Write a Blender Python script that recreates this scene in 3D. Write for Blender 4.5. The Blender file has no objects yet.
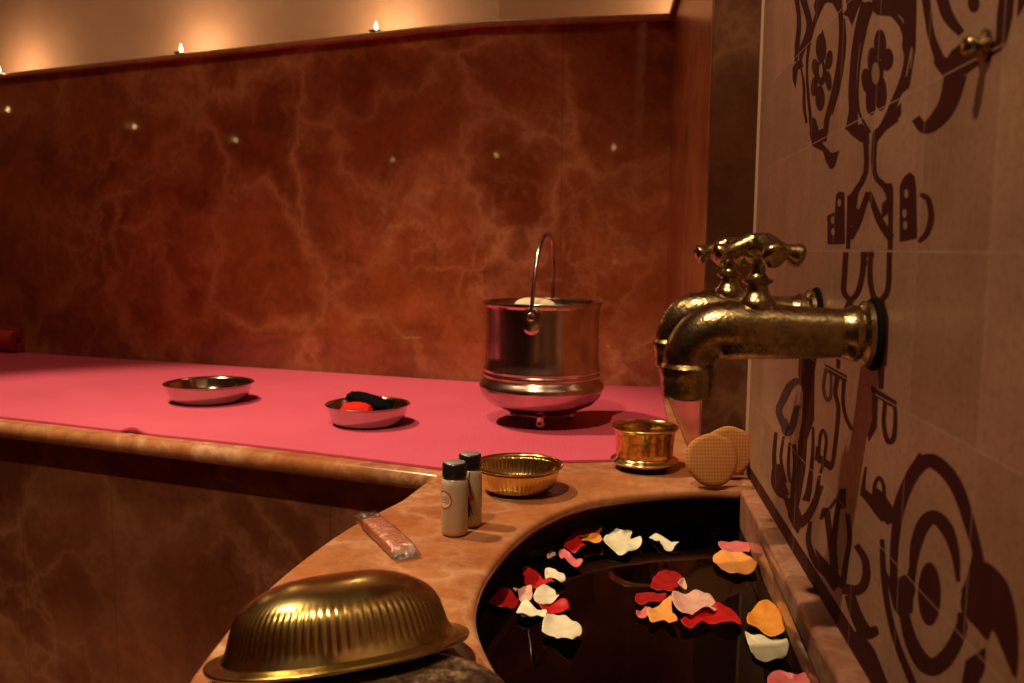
import bpy, bmesh, math, random
from mathutils import Vector, Matrix, geometry, noise
random.seed(7)
PI = math.pi
C = bpy.context.scene.collection
scn = bpy.context.scene

# ------------------------------------------------------------------ camera model
F, HOR, ROLL, CZ, BZ = 880.0, 248.0, .009, .75, .45
pitch = math.atan((341.5 - HOR) / F)
fwd = Vector((0, math.cos(pitch), -math.sin(pitch)))
up0 = Vector((0, math.sin(pitch), math.cos(pitch)))
cr, sr = math.cos(ROLL), math.sin(ROLL)
right = Vector((cr, 0, 0)) + up0 * sr
upv = Vector((-sr, 0, 0)) + up0 * cr
CAM = Vector((0, 0, CZ))

def ray(x, y):
    return fwd + right * ((x - 512) / F) + upv * ((341.5 - y) / F)

def P(x, y, z=BZ):
    """survey a photo point that lies on the horizontal plane z"""
    r = ray(x, y)
    return CAM + r * ((z - CZ) / r.z)

cam_d = bpy.data.cameras.new('camera')
cam = bpy.data.objects.new('camera', cam_d)
C.objects.link(cam)
M = Matrix((right, upv, -fwd)).transposed().to_4x4()
M.translation = CAM
cam.matrix_world = M
cam_d.sensor_width = 36
cam_d.lens = F * 36 / 1024
cam_d.clip_start = .02
cam_d.dof.use_dof = True
cam_d.dof.focus_distance = .92
cam_d.dof.aperture_fstop = 9.0
scn.camera = cam

# ------------------------------------------------------------------ materials
def lin(r, g, b):
    f = lambda c: (c / 255 / 12.92) if c / 255 <= .04045 else ((c / 255 + .055) / 1.055) ** 2.4
    return (f(r), f(g), f(b), 1)

class Nodes:
    def __init__(s, name):
        s.m = bpy.data.materials.new(name)
        s.m.use_nodes = True
        s.t = s.m.node_tree
        s.b = s.t.nodes['Principled BSDF']
    def n(s, typ, **kw):
        nd = s.t.nodes.new(typ)
        for k, v in kw.items():
            if k.startswith('i_'):
                nd.inputs[k[2:].replace('_', ' ')].default_value = v
            else:
                setattr(nd, k, v)
        return nd
    def l(s, a, b):
        s.t.links.new(a, b)
    def ramp(s, src, stops):
        r = s.n('ShaderNodeValToRGB')
        e = r.color_ramp.elements
        while len(e) < len(stops):
            e.new(.5)
        for q, (p, c) in zip(e, stops):
            q.position = p
            q.color = c if len(c) == 4 else (*c, 1)
        s.l(src, r.inputs[0])
        return r.outputs[0]
    def mix(s, fac, a, b, mode='MIX'):
        m = s.n('ShaderNodeMix', data_type='RGBA', blend_type=mode)
        for sock, v in ((m.inputs[0], fac), (m.inputs[6], a), (m.inputs[7], b)):
            if hasattr(v, 'is_output'):
                s.l(v, sock)
            else:
                sock.default_value = v
        return m.outputs[2]
    def bump(s, h, strength=.3, dist=.001):
        b = s.n('ShaderNodeBump')
        b.inputs['Strength'].default_value = strength
        b.inputs['Distance'].default_value = dist
        s.l(h, b.inputs['Height'])
        s.l(b.outputs[0], s.b.inputs['Normal'])
        return b
    def co(s, kind='Object', scale=(1, 1, 1)):
        tc = s.n('ShaderNodeTexCoord')
        mp = s.n('ShaderNodeMapping')
        mp.inputs['Scale'].default_value = scale
        s.l(tc.outputs[kind], mp.inputs[0])
        return mp.outputs[0]
    def noise(s, vec, scale, detail=4, rough=.55, dist=0.0):
        t = s.n('ShaderNodeTexNoise')
        t.inputs['Scale'].default_value = scale
        t.inputs['Detail'].default_value = detail
        t.inputs['Roughness'].default_value = rough
        t.inputs['Distortion'].default_value = dist
        s.l(vec, t.inputs['Vector'])
        return t

def simple(name, col, rough=.5, metal=0.0, **kw):
    w = Nodes(name)
    w.b.inputs['Base Color'].default_value = col
    w.b.inputs['Roughness'].default_value = rough
    w.b.inputs['Metallic'].default_value = metal
    for k, v in kw.items():
        w.b.inputs[k.replace('_', ' ')].default_value = v
    return w.m

def marble(name, dark, mid, light, vein, rough=.12, vs=2.3, vein_amt=.8, spec=.5, off=0.0, seam=None):
    w = Nodes(name)
    base = w.co('Object')
    ad = w.n('ShaderNodeVectorMath', operation='ADD')
    w.l(base, ad.inputs[0]); ad.inputs[1].default_value = (off, off * .7, off * .3)
    v = ad.outputs[0]
    nz = w.noise(v, 2.6, 6, .62)
    sc = w.n('ShaderNodeVectorMath', operation='MULTIPLY_ADD')
    w.l(nz.outputs['Color'], sc.inputs[0]); sc.inputs[1].default_value = (.55, .55, .55)
    w.l(v, sc.inputs[2])
    warped = sc.outputs[0]
    cloud = w.noise(warped, 3.0, 8, .66)
    basec = w.ramp(cloud.outputs['Fac'], [(.30, dark), (.5, mid), (.72, light)])
    def veins(scale, wdt):
        vo = w.n('ShaderNodeTexVoronoi', feature='DISTANCE_TO_EDGE')
        vo.inputs['Scale'].default_value = scale
        w.l(warped, vo.inputs['Vector'])
        return w.ramp(vo.outputs['Distance'], [(0, (.8, .8, .8)), (wdt * .35, (.38, .38, .38)), (wdt * .8, (.12, .12, .12)), (wdt * 1.5, (0, 0, 0))])
    m1 = w.noise(v, 1.7, 3, .5)
    mask = w.ramp(m1.outputs['Fac'], [(.38, (.12, .12, .12)), (.62, (1, 1, 1))])
    m2 = w.noise(v, 3.1, 3, .5)
    mask2 = w.ramp(m2.outputs['Fac'], [(.42, (0, 0, 0)), (.65, (1, 1, 1))])
    a = w.mix(1.0, veins(vs, .13), mask, 'MULTIPLY')
    b = w.mix(1.0, veins(vs * 2.9, .16), mask2, 'MULTIPLY')
    fine = w.noise(warped, 9.0, 6, .7)
    basec = w.mix(.5, basec, w.ramp(fine.outputs['Fac'], [(.32, (.5, .45, .42)), (.5, (.95, .95, .95)), (.66, (1.3, 1.3, 1.3))]), 'MULTIPLY')
    c = w.mix(.8, a, b, 'ADD')
    f = w.n('ShaderNodeMath', operation='MULTIPLY'); w.l(c, f.inputs[0]); f.inputs[1].default_value = vein_amt
    cl = w.n('ShaderNodeClamp'); w.l(f.outputs[0], cl.inputs[0])
    col = w.mix(cl.outputs[0], basec, vein)
    spk = w.noise(v, 90, 2, .6)
    col = w.mix(.22, col, w.ramp(spk.outputs['Fac'], [(.3, (.45, .45, .45)), (.7, (1, 1, 1))]), 'MULTIPLY')
    if seam:
        (dx, dy), ss = seam
        dt = w.n('ShaderNodeVectorMath', operation='DOT_PRODUCT')
        w.l(base, dt.inputs[0]); dt.inputs[1].default_value = (dx, dy, 0)
        for q in ss:
            cmp = w.n('ShaderNodeMath', operation='COMPARE')
            w.l(dt.outputs['Value'], cmp.inputs[0]); cmp.inputs[1].default_value = q; cmp.inputs[2].default_value = .0008
            col = w.mix(cmp.outputs[0], col, w.mix(.45, col, (.04, .014, .007, 1)))
    w.l(col, w.b.inputs['Base Color'])
    w.b.inputs['Roughness'].default_value = rough
    w.b.inputs['Specular IOR Level'].default_value = spec
    return w.m

def _sx(a, b, x, y, d):
    """where the survey line of a photo column meets the vertical plane through a-b, measured along d"""
    r = ray(x, y); t_ = Vector((b[0] - a[0], b[1] - a[1])); n_ = Vector((-t_.y, t_.x))
    t = Vector(a).dot(n_) / r.xy.dot(n_)
    return (r.xy * t).dot(Vector(d))
WALL_SEAMS = [_sx((-1.367, 2.404), (-.066, 1.930), x, 200, (.939, -.344)) for x in (150,)] + [_sx((-.066, 1.93), (.345, 1.895), 561, 200, (.939, -.344))]
_la, _lb = P(0, 423.5).xy, P(420, 472.5).xy
_off = Vector((-(_lb - _la).y, (_lb - _la).x)).normalized() * .03
FRONT_SEAMS = [_sx(_la + _off, _lb + _off, x, 520, (.925, -.38)) for x in (22, 112, 330)]
M_WALL = marble('polished_red_brown_marble', (.15, .030, .011, 1), (.27, .066, .023, 1), (.40, .115, .042, 1), (.60, .26, .135, 1), .035, 3.3, .76, seam=((.939, -.344), WALL_SEAMS))
M_SIDE = marble('honed_red_brown_marble', (.22, .05, .02, 1), (.32, .085, .032, 1), (.42, .13, .052, 1), (.58, .24, .12, 1), .24, 2.2, .5, off=.9)
M_TRIM = marble('tan_marble_trim', (.26, .10, .045, 1), (.38, .17, .08, 1), (.46, .23, .11, 1), (.6, .35, .2, 1), .25, 6, .5)
M_PIER = marble('dark_brown_marble', (.05, .015, .007, 1), (.085, .027, .012, 1), (.13, .044, .02, 1), (.36, .18, .10, 1), .16, 3.0, .5, off=3.1)
M_FRONT = marble('bench_front_marble', (.10, .026, .011, 1), (.19, .058, .026, 1), (.27, .092, .042, 1), (.46, .22, .12, 1), .14, 2.4, .85, off=1.7, seam=((.925, -.38), FRONT_SEAMS))
M_TOP = marble('honey_marble_top', (.33, .095, .033, 1), (.47, .18, .072, 1), (.56, .245, .11, 1), (.80, .52, .34, 1), .16, 6.0, .8, off=.6)
M_BASIN = marble('dark_basin_stone', (.02, .009, .005, 1), (.035, .016, .009, 1), (.05, .022, .012, 1), (.07, .04, .02, 1), .3, 4, .3)
M_KERB = marble('rose_marble_kerb', (.30, .125, .075, 1), (.40, .17, .105, 1), (.46, .21, .13, 1), (.62, .38, .28, 1), .2, 7, .5, off=2.2)

def plaster():
    w = Nodes('peach_plaster')
    v = w.co()
    n = w.noise(v, 5, 6, .6)
    w.l(w.ramp(n.outputs['Fac'], [(.3, (.56, .33, .23)), (.7, (.66, .42, .30))]), w.b.inputs['Base Color'])
    w.b.inputs['Roughness'].default_value = .8
    w.bump(n.outputs['Fac'], .15, .01)
    return w.m
M_PLASTER = plaster()

def tiles():
    w = Nodes('cement_tile')
    uv = w.co('UV')
    br = w.n('ShaderNodeTexBrick', offset=0.0, squash=1.0)
    br.inputs['Scale'].default_value = 1.0
    br.inputs['Brick Width'].default_value = .1
    br.inputs['Row Height'].default_value = .1
    br.inputs['Mortar Size'].default_value = .0009
    br.inputs['Mortar Smooth'].default_value = .3
    br.inputs['Color1'].default_value = (.49, .275, .18, 1)
    br.inputs['Color2'].default_value = (.62, .36, .25, 1)
    br.inputs['Mortar'].default_value = (.60, .41, .29, 1)
    w.l(uv, br.inputs['Vector'])
    st = w.noise(w.co('UV', (260, 9, 1)), 1.0, 3, .6)
    blot = w.noise(w.co('UV', (14, 14, 1)), 1.0, 5, .6)
    c = w.mix(.35, br.outputs['Color'], w.ramp(st.outputs['Fac'], [(.3, (.6, .6, .6)), (.7, (1, 1, 1))]), 'MULTIPLY')
    c = w.mix(.7, c, w.ramp(blot.outputs['Fac'], [(.3, (.62, .6, .58)), (.7, (1, 1, 1))]), 'MULTIPLY')
    pit = w.noise(w.co('UV', (170, 170, 1)), 1.0, 4, .7)
    c = w.mix(.55, c, w.ramp(pit.outputs['Fac'], [(.32, (.55, .5, .48)), (.5, (.95, .95, .95))]), 'MULTIPLY')
    w.l(c, w.b.inputs['Base Color'])
    w.b.inputs['Roughness'].default_value = .5
    w.bump(br.outputs['Fac'], -.5, .002)
    return w.m
M_TILE = tiles()

def paint(name, col):
    w = Nodes(name)
    st = w.noise(w.co('Object', (60, 60, 20)), 1.0, 4, .6)
    c = w.mix(.5, col, w.ramp(st.outputs['Fac'], [(.3, (.55, .55, .55)), (.7, (1, 1, 1))]), 'MULTIPLY')
    br = w.n('ShaderNodeTexBrick', offset=0.0, squash=1.0)
    for k_, v_ in (('Scale', 1.0), ('Brick Width', .1), ('Row Height', .1), ('Mortar Size', .0006), ('Mortar Smooth', .3)):
        br.inputs[k_].default_value = v_
    w.l(w.co('UV'), br.inputs['Vector'])
    c = w.mix(br.outputs['Fac'], c, (.36, .22, .15, 1))
    w.l(c, w.b.inputs['Base Color'])
    w.b.inputs['Roughness'].default_value = .75
    w.b.inputs['Specular IOR Level'].default_value = .2
    return w.m
M_PAINT = paint('oxblood_tile_paint', (.070, .009, .008, 1))
M_PAINT2 = paint('grey_violet_tile_paint', (.10, .05, .055, 1))
M_PAINT3 = paint('bare_tile_in_pattern', (.42, .25, .165, 1))

def metal(name, col, rough, patina=None, amt=.5, bump=0.0, bscale=60.0, kind='Object'):
    w = Nodes(name)
    v = w.co(kind)
    n = w.noise(v, bscale * .35, 5, .6)
    if patina:
        c = w.mix(w.ramp(n.outputs['Fac'], [(.42, (0, 0, 0)), (.68, (amt, amt, amt))]), col, patina)
        w.l(c, w.b.inputs['Base Color'])
    else:
        w.b.inputs['Base Color'].default_value = col
    w.b.inputs['Metallic'].default_value = 1
    r = w.ramp(n.outputs['Fac'], [(.3, (rough * .7,) * 3), (.75, (min(1, rough * 1.5),) * 3)])
    w.l(r, w.b.inputs['Roughness'])
    if bump:
        n2 = w.noise(v, bscale, 3, .55)
        w.bump(n2.outputs['Fac'], bump, .002)
    return w.m
M_TAP = metal('aged_tap_brass', (.50, .385, .20, 1), .24, (.17, .135, .065, 1), .85, .26, 260)
M_BRASS = metal('polished_brass', (.80, .59, .23, 1), .16, (.40, .27, .10, 1), .5, .05, 90)
M_LID = metal('worn_brass', (.66, .50, .18, 1), .22, (.34, .24, .085, 1), .7, .08, 60)
M_TIN = metal('tinned_silver', (.66, .52, .46, 1), .2, (.30, .20, .16, 1), .8, .10, 50)
M_STEEL = metal('thin_steel', (.60, .55, .50, 1), .13, (.42, .36, .30, 1), .4, .03, 60)
def etched():
    w = Nodes('etched_brass')
    v = w.co()
    vo = w.n('ShaderNodeTexVoronoi', feature='F1'); vo.inputs['Scale'].default_value = 130
    n = w.noise(v, 60, 3, .6)
    sc = w.n('ShaderNodeVectorMath', operation='MULTIPLY_ADD')
    w.l(n.outputs['Color'], sc.inputs[0]); sc.inputs[1].default_value = (.012,) * 3; w.l(v, sc.inputs[2])
    w.l(sc.outputs[0], vo.inputs['Vector'])
    f = w.ramp(vo.outputs['Distance'], [(.45, (0, 0, 0)), (.75, (.6, .6, .6))])
    w.l(w.mix(f, (.80, .50, .16, 1), (.22, .12, .04, 1)), w.b.inputs['Base Color'])
    w.b.inputs['Metallic'].default_value = 1
    w.b.inputs['Roughness'].default_value = .2
    w.bump(f, -.4, .001)
    return w.m
M_ETCH = etched()

def mat_fabric():
    w = Nodes('pink_foam_mat')
    ang = math.atan2(-.42, .9)
    mp = w.co('Object'); 
    wv = w.n('ShaderNodeTexWave', wave_type='BANDS', bands_direction='X')
    wv.inputs['Scale'].default_value = 46
    w.l(mp, wv.inputs['Vector'])
    wv2 = w.n('ShaderNodeTexWave', wave_type='BANDS', bands_direction='Y')
    wv2.inputs['Scale'].default_value = 46
    w.l(mp, wv2.inputs['Vector'])
    m = w.mix(.35, wv.outputs['Color'], wv2.outputs['Color'])
    n = w.noise(mp, 5, 4, .6)
    w.l(w.ramp(n.outputs['Fac'], [(.3, (.58, .075, .15)), (.7, (.64, .09, .18))]), w.b.inputs['Base Color'])
    w.b.inputs['Roughness'].default_value = .7
    w.bump(m, .16, .0010)
    return w.m
M_MAT = mat_fabric()
M_ROLL = simple('crimson_foam', (.42, .03, .03, 1), .7)

def cloth(name, col, sc=220):
    w = Nodes(name)
    n = w.noise(w.co(), sc, 2, .7)
    w.b.inputs['Base Color'].default_value = col
    w.b.inputs['Roughness'].default_value = .95
    w.b.inputs['Specular IOR Level'].default_value = .08
    w.bump(n.outputs['Fac'], .8, .002)
    return w.m
M_REDCLOTH = cloth('red_terry', (.72, .02, .015, 1))
M_BLACKCLOTH = cloth('black_terry', (.0035, .003, .0045, 1))
M_CREAM = cloth('cream_soap', (.75, .62, .42, 1), 60)

def biscuit():
    w = Nodes('woven_scrub_pad')
    v = w.co('Object')
    a = w.n('ShaderNodeTexWave', bands_direction='X'); a.inputs['Scale'].default_value = 84
    b = w.n('ShaderNodeTexWave', bands_direction='Y'); b.inputs['Scale'].default_value = 70
    a.inputs['Distortion'].default_value = .8; a.inputs['Detail Scale'].default_value = 3
    w.l(v, a.inputs['Vector']); w.l(v, b.inputs['Vector'])
    h = w.mix(1.0, a.outputs['Color'], b.outputs['Color'], 'MULTIPLY')
    w.l(w.ramp(h, [(.2, (.50, .205, .055)), (.8, (.27, .10, .03))]), w.b.inputs['Base Color'])
    w.b.inputs['Roughness'].default_value = .85
    w.bump(h, -.8, .003)
    return w.m
M_PAD = biscuit()

def rough_stone():
    w = Nodes('mottled_dark_stone')
    v = w.co()
    n = w.noise(v, 120, 6, .75)
    n2 = w.noise(v, 34, 5, .65)
    c = w.mix(w.ramp(n2.outputs['Fac'], [(.38, (0, 0, 0)), (.62, (1, 1, 1))]), w.ramp(n.outputs['Fac'], [(.40, (.035, .018, .010)), (.52, (.17, .10, .055)), (.66, (.46, .34, .20))]), w.ramp(n.outputs['Fac'], [(.4, (.02, .010, .006)), (.6, (.10, .052, .028))]))
    w.l(c, w.b.inputs['Base Color'])
    w.b.inputs['Roughness'].default_value = .4
    w.bump(n.outputs['Fac'], .6, .003)
    return w.m
M_STONE = rough_stone()

def water():
    w = Nodes('dark_basin_water')
    w.b.inputs['Base Color'].default_value = (.30, .17, .10, 1)
    w.b.inputs['Roughness'].default_value = .015
    w.b.inputs['IOR'].default_value = 1.33
    w.b.inputs['Transmission Weight'].default_value = 1.0
    w.b.inputs['Specular IOR Level'].default_value = .09
    n = w.noise(w.co(), 14, 2, .5)
    w.bump(n.outputs['Fac'], .06, .004)
    return w.m
M_WATER = water()

M_GROUT = simple('pale_grout', (.55, .36, .25, 1), .7)
M_BLACK = simple('black_plastic', (.01, .01, .01, 1), .3)
M_CAPTOP = simple('silver_cap_top', (.6, .6, .6, 1), .3, .7)
M_BOTTLE = simple('milky_plastic', (.52, .43, .30, 1), .25, 0, Subsurface_Weight=.0)
M_SHADOW_RING = simple('shadow_ring_black', (.008, .007, .006, 1), .9, 0, Specular_IOR_Level=.1)
M_RED = simple('red_print', (.55, .05, .03, 1), .5)
M_INK = simple('black_print', (.012, .012, .012, 1), .5)
M_LABEL = simple('pale_print', (.75, .68, .55, 1), .5)
M_SOAP = simple('salmon_soap', (.88, .20, .085, 1), .35)
M_WAX = simple('candle_wax', (.8, .7, .5, 1), .5)
M_ALU = simple('tealight_cup', (.7, .65, .6, 1), .3, 1)
M_DARKMETAL = simple('blackened_iron', (.03, .022, .018, 1), .4, .8)
def wrap():
    w = Nodes('clear_wrapper')
    tr = w.n('ShaderNodeBsdfTransparent'); tr.inputs[0].default_value = (1, .97, .95, 1)
    gl = w.n('ShaderNodeBsdfGlossy'); gl.inputs['Roughness'].default_value = .12
    lw = w.n('ShaderNodeLayerWeight'); lw.inputs[0].default_value = .35
    n = w.noise(w.co(), 160, 3, .6)
    b = w.n('ShaderNodeBump'); b.inputs['Strength'].default_value = 1.0; b.inputs['Distance'].default_value = .004
    w.l(n.outputs['Fac'], b.inputs['Height'])
    w.l(b.outputs[0], gl.inputs['Normal']); w.l(b.outputs[0], lw.inputs['Normal'])
    mr = w.n('ShaderNodeMapRange'); w.l(lw.outputs['Facing'], mr.inputs[0]); mr.inputs[3].default_value = .24; mr.inputs[4].default_value = .75
    mx = w.n('ShaderNodeMixShader')
    w.l(mr.outputs[0], mx.inputs[0]); w.l(tr.outputs[0], mx.inputs[1]); w.l(gl.outputs[0], mx.inputs[2])
    w.l(mx.outputs[0], w.t.nodes['Material Output'].inputs[0])
    return w.m
M_WRAP = wrap()
def flame():
    w = Nodes('candle_flame')
    e = w.n('ShaderNodeEmission')
    e.inputs[0].default_value = (1, .66, .24, 1); e.inputs[1].default_value = 28
    w.l(e.outputs[0], w.t.nodes['Material Output'].inputs[0])
    return w.m
M_FLAME = flame()

def petal_mat(name, col, edge=None):
    w = Nodes(name)
    n = w.noise(w.co('Object'), 70, 4, .6)
    c = edge or tuple(min(1, k * 1.25) for k in col[:3]) + (1,)
    w.l(w.mix(w.ramp(n.outputs['Fac'], [(.4, (0, 0, 0)), (.65, (1, 1, 1))]), col, c), w.b.inputs['Base Color'])
    w.b.inputs['Roughness'].default_value = .4
    w.bump(n.outputs['Fac'], .25, .002)
    return w.m
PM = {
 'white': petal_mat('white_petal', (.74, .68, .52, 1), (.84, .80, .66, 1)),
 'cream': petal_mat('cream_petal', (.78, .74, .50, 1), (.88, .86, .68, 1)),
 'red': petal_mat('red_petal', (.46, .008, .010, 1), (.58, .014, .016, 1)),
 'crimson': petal_mat('crimson_petal', (.30, .006, .010, 1), (.42, .012, .016, 1)),
 'pink': petal_mat('pink_petal', (.66, .13, .16, 1), (.74, .22, .23, 1)),
 'palepink': petal_mat('pale_pink_petal', (.72, .38, .31, 1), (.80, .52, .43, 1)),
 'orange': petal_mat('orange_petal', (.86, .32, .03, 1), (.9, .42, .08, 1)),
 'peach': petal_mat('peach_petal', (.85, .42, .14, 1), (.9, .35, .06, 1)),
 'brown': petal_mat('wilted_petal', (.26, .05, .015, 1), (.4, .09, .02, 1)),
 'dark': petal_mat('sunken_petal', (.06, .028, .014, 1), (.09, .04, .02, 1)),
}

# ------------------------------------------------------------------ builders
def obj(name, bm, mat, parent=None, smooth=True, auto=None):
    me = bpy.data.meshes.new(name)
    bmesh.ops.recalc_face_normals(bm, faces=bm.faces)
    bm.to_mesh(me); bm.free()
    for p in me.polygons:
        p.use_smooth = smooth
    o = bpy.data.objects.new(name, me)
    for m in (mat if isinstance(mat, (list, tuple)) else [mat]):
        me.materials.append(m)
    C.objects.link(o)
    if smooth and auto is not None:
        me.set_sharp_from_angle(angle=math.radians(auto))
    if parent:
        o.parent = parent
    return o

def tag(o, label, cat, group=None, kind=None):
    o['label'] = label; o['category'] = cat
    if group: o['group'] = group
    if kind: o['kind'] = kind
    return o

def thing(name, label, cat, loc=(0, 0, 0), rot=None, group=None):
    o = bpy.data.objects.new(name, None)
    o.empty_display_size = .02
    C.objects.link(o)
    o.location = loc
    if rot is not None:
        o.rotation_euler = rot
    return tag(o, label, cat, group)

def struct(o):
    o['kind'] = 'structure'
    return o

def lathe(prof, seg=64, bm=None, mod=None, M4=None, close=False):
    """prof: list of (r, z); mod(angle, i) -> radius factor"""
    bm = bm or bmesh.new()
    rings = []
    for i, (r, z) in enumerate(prof):
        if r < 1e-6:
            rings.append([bm.verts.new((0, 0, z))])
        else:
            ring = []
            for k in range(seg):
                a = 2 * PI * k / seg
                rr = r * (mod(a, i) if mod else 1)
                ring.append(bm.verts.new((rr * math.cos(a), rr * math.sin(a), z)))
            rings.append(ring)
    n = len(rings)
    for i in range(n if close else n - 1):
        A, B = rings[i], rings[(i + 1) % n]
        for k in range(seg):
            k2 = (k + 1) % seg
            if len(A) == 1 and len(B) == 1: continue
            if len(A) == 1: bm.faces.new((A[0], B[k], B[k2]))
            elif len(B) == 1: bm.faces.new((A[k], A[k2], B[0]))
            else: bm.faces.new((A[k], A[k2], B[k2], B[k]))
    if M4 is not None:
        vs = [v for r in rings for v in r]
        bmesh.ops.transform(bm, matrix=M4, verts=vs)
    return bm

def tube(path, radii, seg=20, bm=None, cap=True, flat=1.0):
    bm = bm or bmesh.new()
    pts = [Vector(p) for p in path]
    if not hasattr(radii, '__len__'): radii = [radii] * len(pts)
    t0 = (pts[1] - pts[0]).normalized()
    ref = Vector((0, 0, 1)) if abs(t0.z) < .9 else Vector((0, 1, 0))
    u = t0.cross(ref).normalized()
    rings = []
    for i, p in enumerate(pts):
        t = (pts[min(i + 1, len(pts) - 1)] - pts[max(i - 1, 0)]).normalized()
        u = (u - t * u.dot(t)).normalized()
        w = t.cross(u)
        rings.append([bm.verts.new(p + (u * math.cos(2 * PI * k / seg) + w * math.sin(2 * PI * k / seg) * flat) * radii[i]) for k in range(seg)])
    for A, B in zip(rings, rings[1:]):
        for k in range(seg):
            k2 = (k + 1) % seg
            bm.faces.new((A[k], A[k2], B[k2], B[k]))
    if cap:
        bm.faces.new(rings[0][::-1]); bm.faces.new(rings[-1])
    return bm

def catmull(pts, n=8, closed=False):
    pts = [Vector(p) for p in pts]
    out = []
    N = len(pts)
    rng = range(N) if closed else range(N - 1)
    for i in rng:
        if closed:
            p0, p1, p2, p3 = pts[(i - 1) % N], pts[i], pts[(i + 1) % N], pts[(i + 2) % N]
        else:
            p1, p2 = pts[i], pts[i + 1]
            p0 = pts[i - 1] if i else p1 * 2 - p2
            p3 = pts[i + 2] if i + 2 < N else p2 * 2 - p1
        for k in range(n):
            t = k / n
            out.append(.5 * ((2 * p1) + (p2 - p0) * t + (2 * p0 - 5 * p1 + 4 * p2 - p3) * t * t + (3 * p1 - p0 - 3 * p2 + p3) * t ** 3))
    if not closed: out.append(pts[-1])
    return out

def prism(poly, z0, z1, bevel=0.0, seg=3, bevel_edges=None, bottom=False):
    """extrude a plan polygon from z0 to z1; bevels its top (and bottom) rim"""
    bm = bmesh.new()
    vs = [bm.verts.new((p[0], p[1], z0)) for p in poly]
    f = bm.faces.new(vs)
    r = bmesh.ops.extrude_face_region(bm, geom=[f])
    bmesh.ops.translate(bm, verts=[v for v in r['geom'] if isinstance(v, bmesh.types.BMVert)], vec=(0, 0, z1 - z0))
    bmesh.ops.recalc_face_normals(bm, faces=bm.faces)
    if bevel:
        es = [e for e in bm.edges if (abs(e.verts[0].co.z - z1) < 1e-6 and abs(e.verts[1].co.z - z1) < 1e-6) or
              (bottom and abs(e.verts[0].co.z - z0) < 1e-6 and abs(e.verts[1].co.z - z0) < 1e-6)]
        if bevel_edges:
            es = [e for e in es if bevel_edges((e.verts[0].co + e.verts[1].co) / 2)]
        bmesh.ops.bevel(bm, geom=es, offset=bevel, segments=seg, profile=.5, affect='EDGES')
    return bm

def box(x0, x1, y0, y1, z0, z1, bevel=0.0, seg=2):
    bm = bmesh.new()
    bmesh.ops.create_cube(bm, size=1)
    bmesh.ops.scale(bm, vec=(x1 - x0, y1 - y0, z1 - z0), verts=bm.verts)
    bmesh.ops.translate(bm, vec=((x0 + x1) / 2, (y0 + y1) / 2, (z0 + z1) / 2), verts=bm.verts)
    if bevel:
        bmesh.ops.bevel(bm, geom=bm.edges[:], offset=bevel, segments=seg, profile=.5, affect='EDGES')
    return bm

def off2(a, b, d):
    """offset of segment a-b to its left by d"""
    t = (Vector(b) - Vector(a)).normalized()
    return Vector((-t.y, t.x)) * d

V2 = lambda x, y: Vector((x, y))

# ------------------------------------------------------------------ the room
LEDGE = 1.185
FZ = -.12
def tip(o):
    """the ledge line climbs slightly towards the alcove"""
    for v in o.data.vertices:
        if v.co.z > 1.0: v.co.z += .0235 * (v.co.x + 1.37)
    return o
BL, BM_, BR = V2(-2.185, 2.707), V2(-.066, 1.930), V2(.345, 1.895)
RET0, RET1 = V2(.3305, 1.896), V2(.2560, 1.181)
TA = P(752, 484).xy
TB = P(871, 683).xy
tdir = (TB - TA).normalized()
tn = V2(-tdir.y, tdir.x)
if tn.x > 0: tn = -tn
TN3 = Vector((tn.x, tn.y, 0))
TEND = TA + tdir * 1.75
TC = TA - tdir * .048      # the corner of tiles and pier, behind the pads
NEARL, NEARR = V2(-2.69, -1.69), V2(.12, -.445)
TOP = 3.9

# back wall lower: two marble runs meeting at a shallow joint, with the ledge on top
TH = .13
bw = [BL, BM_, BR, BR + V2(.02, TH), BM_ + V2(.03, TH), BL + V2(.05, TH)]
w_ = tip(obj('wall_back', prism(bw, FZ, LEDGE), M_WALL, smooth=False)); struct(w_)
# ledge cap
def cap_poly(a, b, c, d=.012, depth=TH):
    return [a + V2(-.35 * d, -d), b + V2(-.1 * d, -d), c + V2(0, -d), c + V2(.02, depth), b + V2(.03, depth), a + V2(.05, depth)]
t_ = obj('trim_1', prism(cap_poly(BL, BM_, V2(.338, 1.8955)), LEDGE, LEDGE + .013, .004, 3, bottom=True), M_TRIM, auto=40); struct(tip(t_))
# dark reveal line under the cap
# upper wall, recessed behind the ledge
uw = [BL + V2(.05, TH), BM_ + V2(.03, TH), BR + V2(.35, TH - .03), BR + V2(.35, TH + .1), BL + V2(.05, TH + .3)]
struct(obj('wall_back_upper', prism(uw, LEDGE - .3, TOP), M_PLASTER, smooth=False))
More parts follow.
